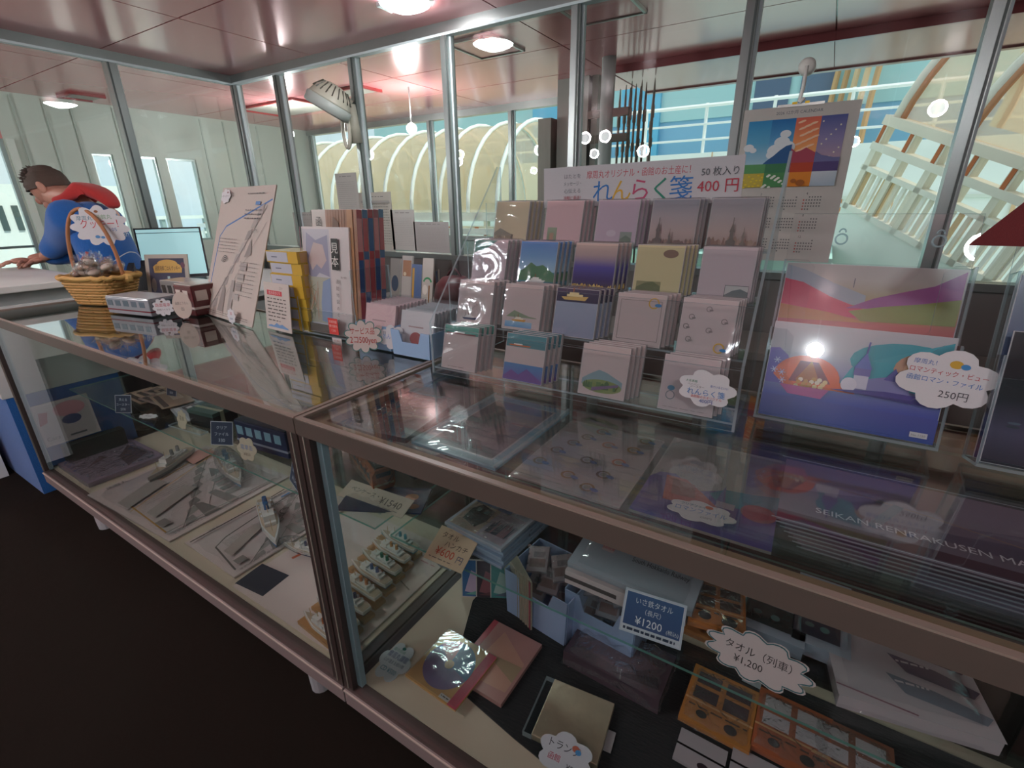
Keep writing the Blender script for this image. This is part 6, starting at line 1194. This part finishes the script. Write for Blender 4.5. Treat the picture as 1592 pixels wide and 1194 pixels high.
# face and ears join the body mesh
bm = bmesh.new(); bm.from_mesh(body.data); cl = bm.loops.layers.float_color['Col']
def blob(c, r, col, rot=None):
    m4 = Matrix.Translation(L_(c)) @ (rot.to_matrix().to_4x4() if rot else I4) @ Matrix.Diagonal((*r, 1)); g = bmesh.ops.create_uvsphere(bm, u_segments=14, v_segments=9, radius=1, matrix=m4); k = lin(col)
    for v in g['verts']:
        for f in v.link_faces:
            f.smooth = True
            for lp in f.loops: lp[cl] = k
fc = (fwd*.86+Vector((0, 0, -.5))).normalized(); fq = fc.to_track_quat('X', 'Z'); upf = fq @ Vector((0, 0, 1)); hc_ = head+Vector((0, 0, -.005))
blob(hc_, (.098, .076, .108), '#b98672', fq); blob(hc_+fc*.045-upf*.07, (.05, .05, .045), '#b58270', fq)
blob(hc_+fc*.103-upf*.02, (.018, .013, .022), '#b27b68', fq); blob(hc_+fc*.088-upf*.062, (.012, .022, .006), '#9a5f58', fq)
for s_ in (1, -1):
    blob(hc_+lft*s_*.078-fc*.012-upf*.008, (.022, .010, .033), '#c08c76', fq); blob(hc_+lft*s_*.03+fc*.09+upf*.012, (.008, .012, .008), '#2a2220', fq); blob(hc_+lft*s_*.03+fc*.092+upf*.03, (.006, .018, .004), '#33261f', fq)
for hd, el in ((hdl, ell), (hdr, elr)):
    d = (hd-el).normalized(); d = Vector((d.x, d.y, min(0, d.z)*.3)).normalized(); sd = Vector((0, 0, 1)).cross(d).normalized(); blob(hd+d*.03, (.045, .038, .017), '#bd8b77', d.to_track_quat('X', 'Z'))
    for k in range(5):
        a = (k-1.5)*.022; ln = (.036, .042, .038, .030, .034)[k]; dd = (d+sd*(a*3)).normalized() if k < 4 else (d*.5+sd*1.0).normalized(); base = hd+d*(.065 if k < 4 else .02)+sd*(a if k < 4 else .035); q = (dd-Vector((0, 0, .25))).normalized()
        blob(base+q*ln*.5, (ln*.62, .0088, .0088), '#bd8b77', q.to_track_quat('X', 'Z')); blob(base+q*ln*1.25-Vector((0, 0, .004)), (ln*.5, .0078, .0078), '#c0907c', (q-Vector((0, 0, .35))).normalized().to_track_quat('X', 'Z'))
bm.to_mesh(body.data); bm.free()
jac = skin('jacket', [L_(v) for v in (hip+Vector((0, 0, -.07)), (hip+chest)/2, chest+Vector((0, 0, .02)), (chest+neck)/2+Vector((0, 0, .045)))], [(0, 1), (1, 2), (2, 3)], [(.185, .145), (.19, .145), (.20, .135), (.115, .095)], '#2363ad', 'fabric', P_)
for s0, e0, h0 in ((shl, ell, hdl), (shr, elr, hdr)):
    skin('sleeve', [L_(v) for v in (s0-(e0-s0)*.12, s0+(e0-s0)*.5, e0, h0+(e0-h0)*.55, h0+(e0-h0)*.2)], [(0, 1), (1, 2), (2, 3), (3, 4)], [.10, .092, .082, .062, .05], '#2363ad', 'fabric', P_)
trs = skin('trousers', [L_(v) for v in (hip+Vector((0, 0, -.04)), hl, kl, fl+Vector((0, 0, .06)), hr, kr, fr_+Vector((0, 0, .06)))], [(0, 1), (1, 2), (2, 3), (0, 4), (4, 5), (5, 6)], [(.14, .11), .105, .082, .065, .105, .082, .065], '#22252c', 'fabric', P_)
for f_ in (fl, fr_): b = B('plastic'); c = L_(f_+fwd*.07); b.ball((c.x, c.y, .045), (.12, .07, .045), '#2b2b2e'); b.build('shoe', P_, smooth=True)
# hood, hair, back print, hem line
hb = neck-fwd*.055; bk = (neck-chest).normalized(); nb = bk.cross(lft).normalized()
nb = nb if nb.dot(fwd) < 0 else -nb
hd_pts = [neck+lft*.10+fwd*.05-bk*.03, neck+lft*.10-fwd*.03-bk*.01, neck+lft*.06+nb*.09-bk*.01, neck+nb*.125-bk*.03, neck-lft*.06+nb*.09-bk*.01, neck-lft*.10-fwd*.03-bk*.01, neck-lft*.10+fwd*.05-bk*.03]
hood = skin('hood', [L_(v) for v in hd_pts]+[L_(neck+nb*.155-bk*.10), L_(neck+nb*.165-bk*.19)], [(0, 1), (1, 2), (2, 3), (3, 4), (4, 5), (5, 6), (3, 7), (7, 8)], [.022, .028, .038, (.055, .038), .038, .028, .022, (.075, .03), (.035, .02)], '#c23a38', 'fabric', P_)
b = B('hair'); rh = random.Random(3); n, m = 26, 14; V = []; F = []
for i in range(m+1):
    for j in range(n):
        th = math.pi*.62*i/m; ph = 2*math.pi*j/n; front = math.cos(ph); lim = math.pi*(.40+.22*(1-front)/2); th = min(th, lim) if i == m else th*lim/(math.pi*.62)
        k = 1.0+.10*max(0, front)*(1 if i > 2 else .6)
        p = Vector((math.sin(th)*math.cos(ph)*.106*k, math.sin(th)*math.sin(ph)*.084, math.cos(th)*.118)); p *= 1+rh.uniform(-.03, .05); V.append(tuple(L_(hc_)+fq @ p))
for i in range(m):
    for j in range(n): F.append((i*n+j, (i+1)*n+j, (i+1)*n+(j+1) % n, i*n+(j+1) % n))
b.mesh(V, F, '#5a4c42')
for k in range(90):
    th = rh.uniform(0, 1.0); ph = rh.uniform(-1.5, 1.5); d = Vector((math.sin(th)*math.cos(ph), math.sin(th)*math.sin(ph)*.85, math.cos(th))); p = Vector((d.x*.104, d.y*.082, d.z*.115)); e = p+(d+Vector((.5, 0, .2))).normalized()*rh.uniform(.018, .036)
    b.tube([L_(hc_)+fq @ p, L_(hc_)+fq @ e], [.008, .0015], 5, '#4a3e36')
b.build('hair', P_, smooth=True)
# printed letters and hem on the jacket follow its surface
def drape(b, o_, u_, v_, w, h, fn, nrm):
    dgp = bpy.context.evaluated_depsgraph_get(); dgp.update()
    fn(b)
    bv = []
    for v in b.v:
        p = o_+u_*(v.x-w/2)+v_*(v.y-h/2); ok, hit, n_, _ = jac.ray_cast(L_(p+nrm*.3), -nrm); q = (hit+nrm*(.003+v.z*4)) if ok else L_(p); bv.append(q)
    b.v = bv
pb = (hip*.28+chest*.72)+nb*.12; b = B('paper'); drape(b, pb, -lft, bk, .20, .12, lambda b: (b.text('STAFF', .10, .012, .036, '#d5dbe4', wmax=.15), b.line([(.02, .055), (.18, .055)], .005, '#d5dbe4'), b.line([(.02, .112), (.18, .112)], .005, '#d5dbe4'), b.line([(.022, .053), (.022, .114)], .005, '#d5dbe4'), b.line([(.178, .053), (.178, .114)], .005, '#d5dbe4'), b.text('函館', .10, .065, .036, '#d5dbe4')), nb); b.build('back_print', P_)
ph_ = hip*.80+chest*.20+nb*.1; b = B('paper'); drape(b, ph_, -lft, bk, .3, .01, lambda b: b.line([(.3*i/14, .005+.02*math.sin(i*.3)) for i in range(15)], .005, '#c9d2de'), nb); b.build('hem_piping', P_)
# things on the white desk by the hand
pq = az(30, 392, .986); t = thing('blue_cloth', 'crumpled blue and white cloth on the white desk by the attendant', 'cloth', (pq.x+.1, .88, .9855)); b = B('fabric')
for k in range(7): b.tube([(-.05+.02*k, -.03, .008), (-.04+.02*k, 0, .022+.006*(k % 2)), (-.05+.022*k, .035, .008)], .009, 7, ['#3f6fb5', '#8fb0cf', '#d0d8dc'][k % 3])
b.build('cloth', t, smooth=True)
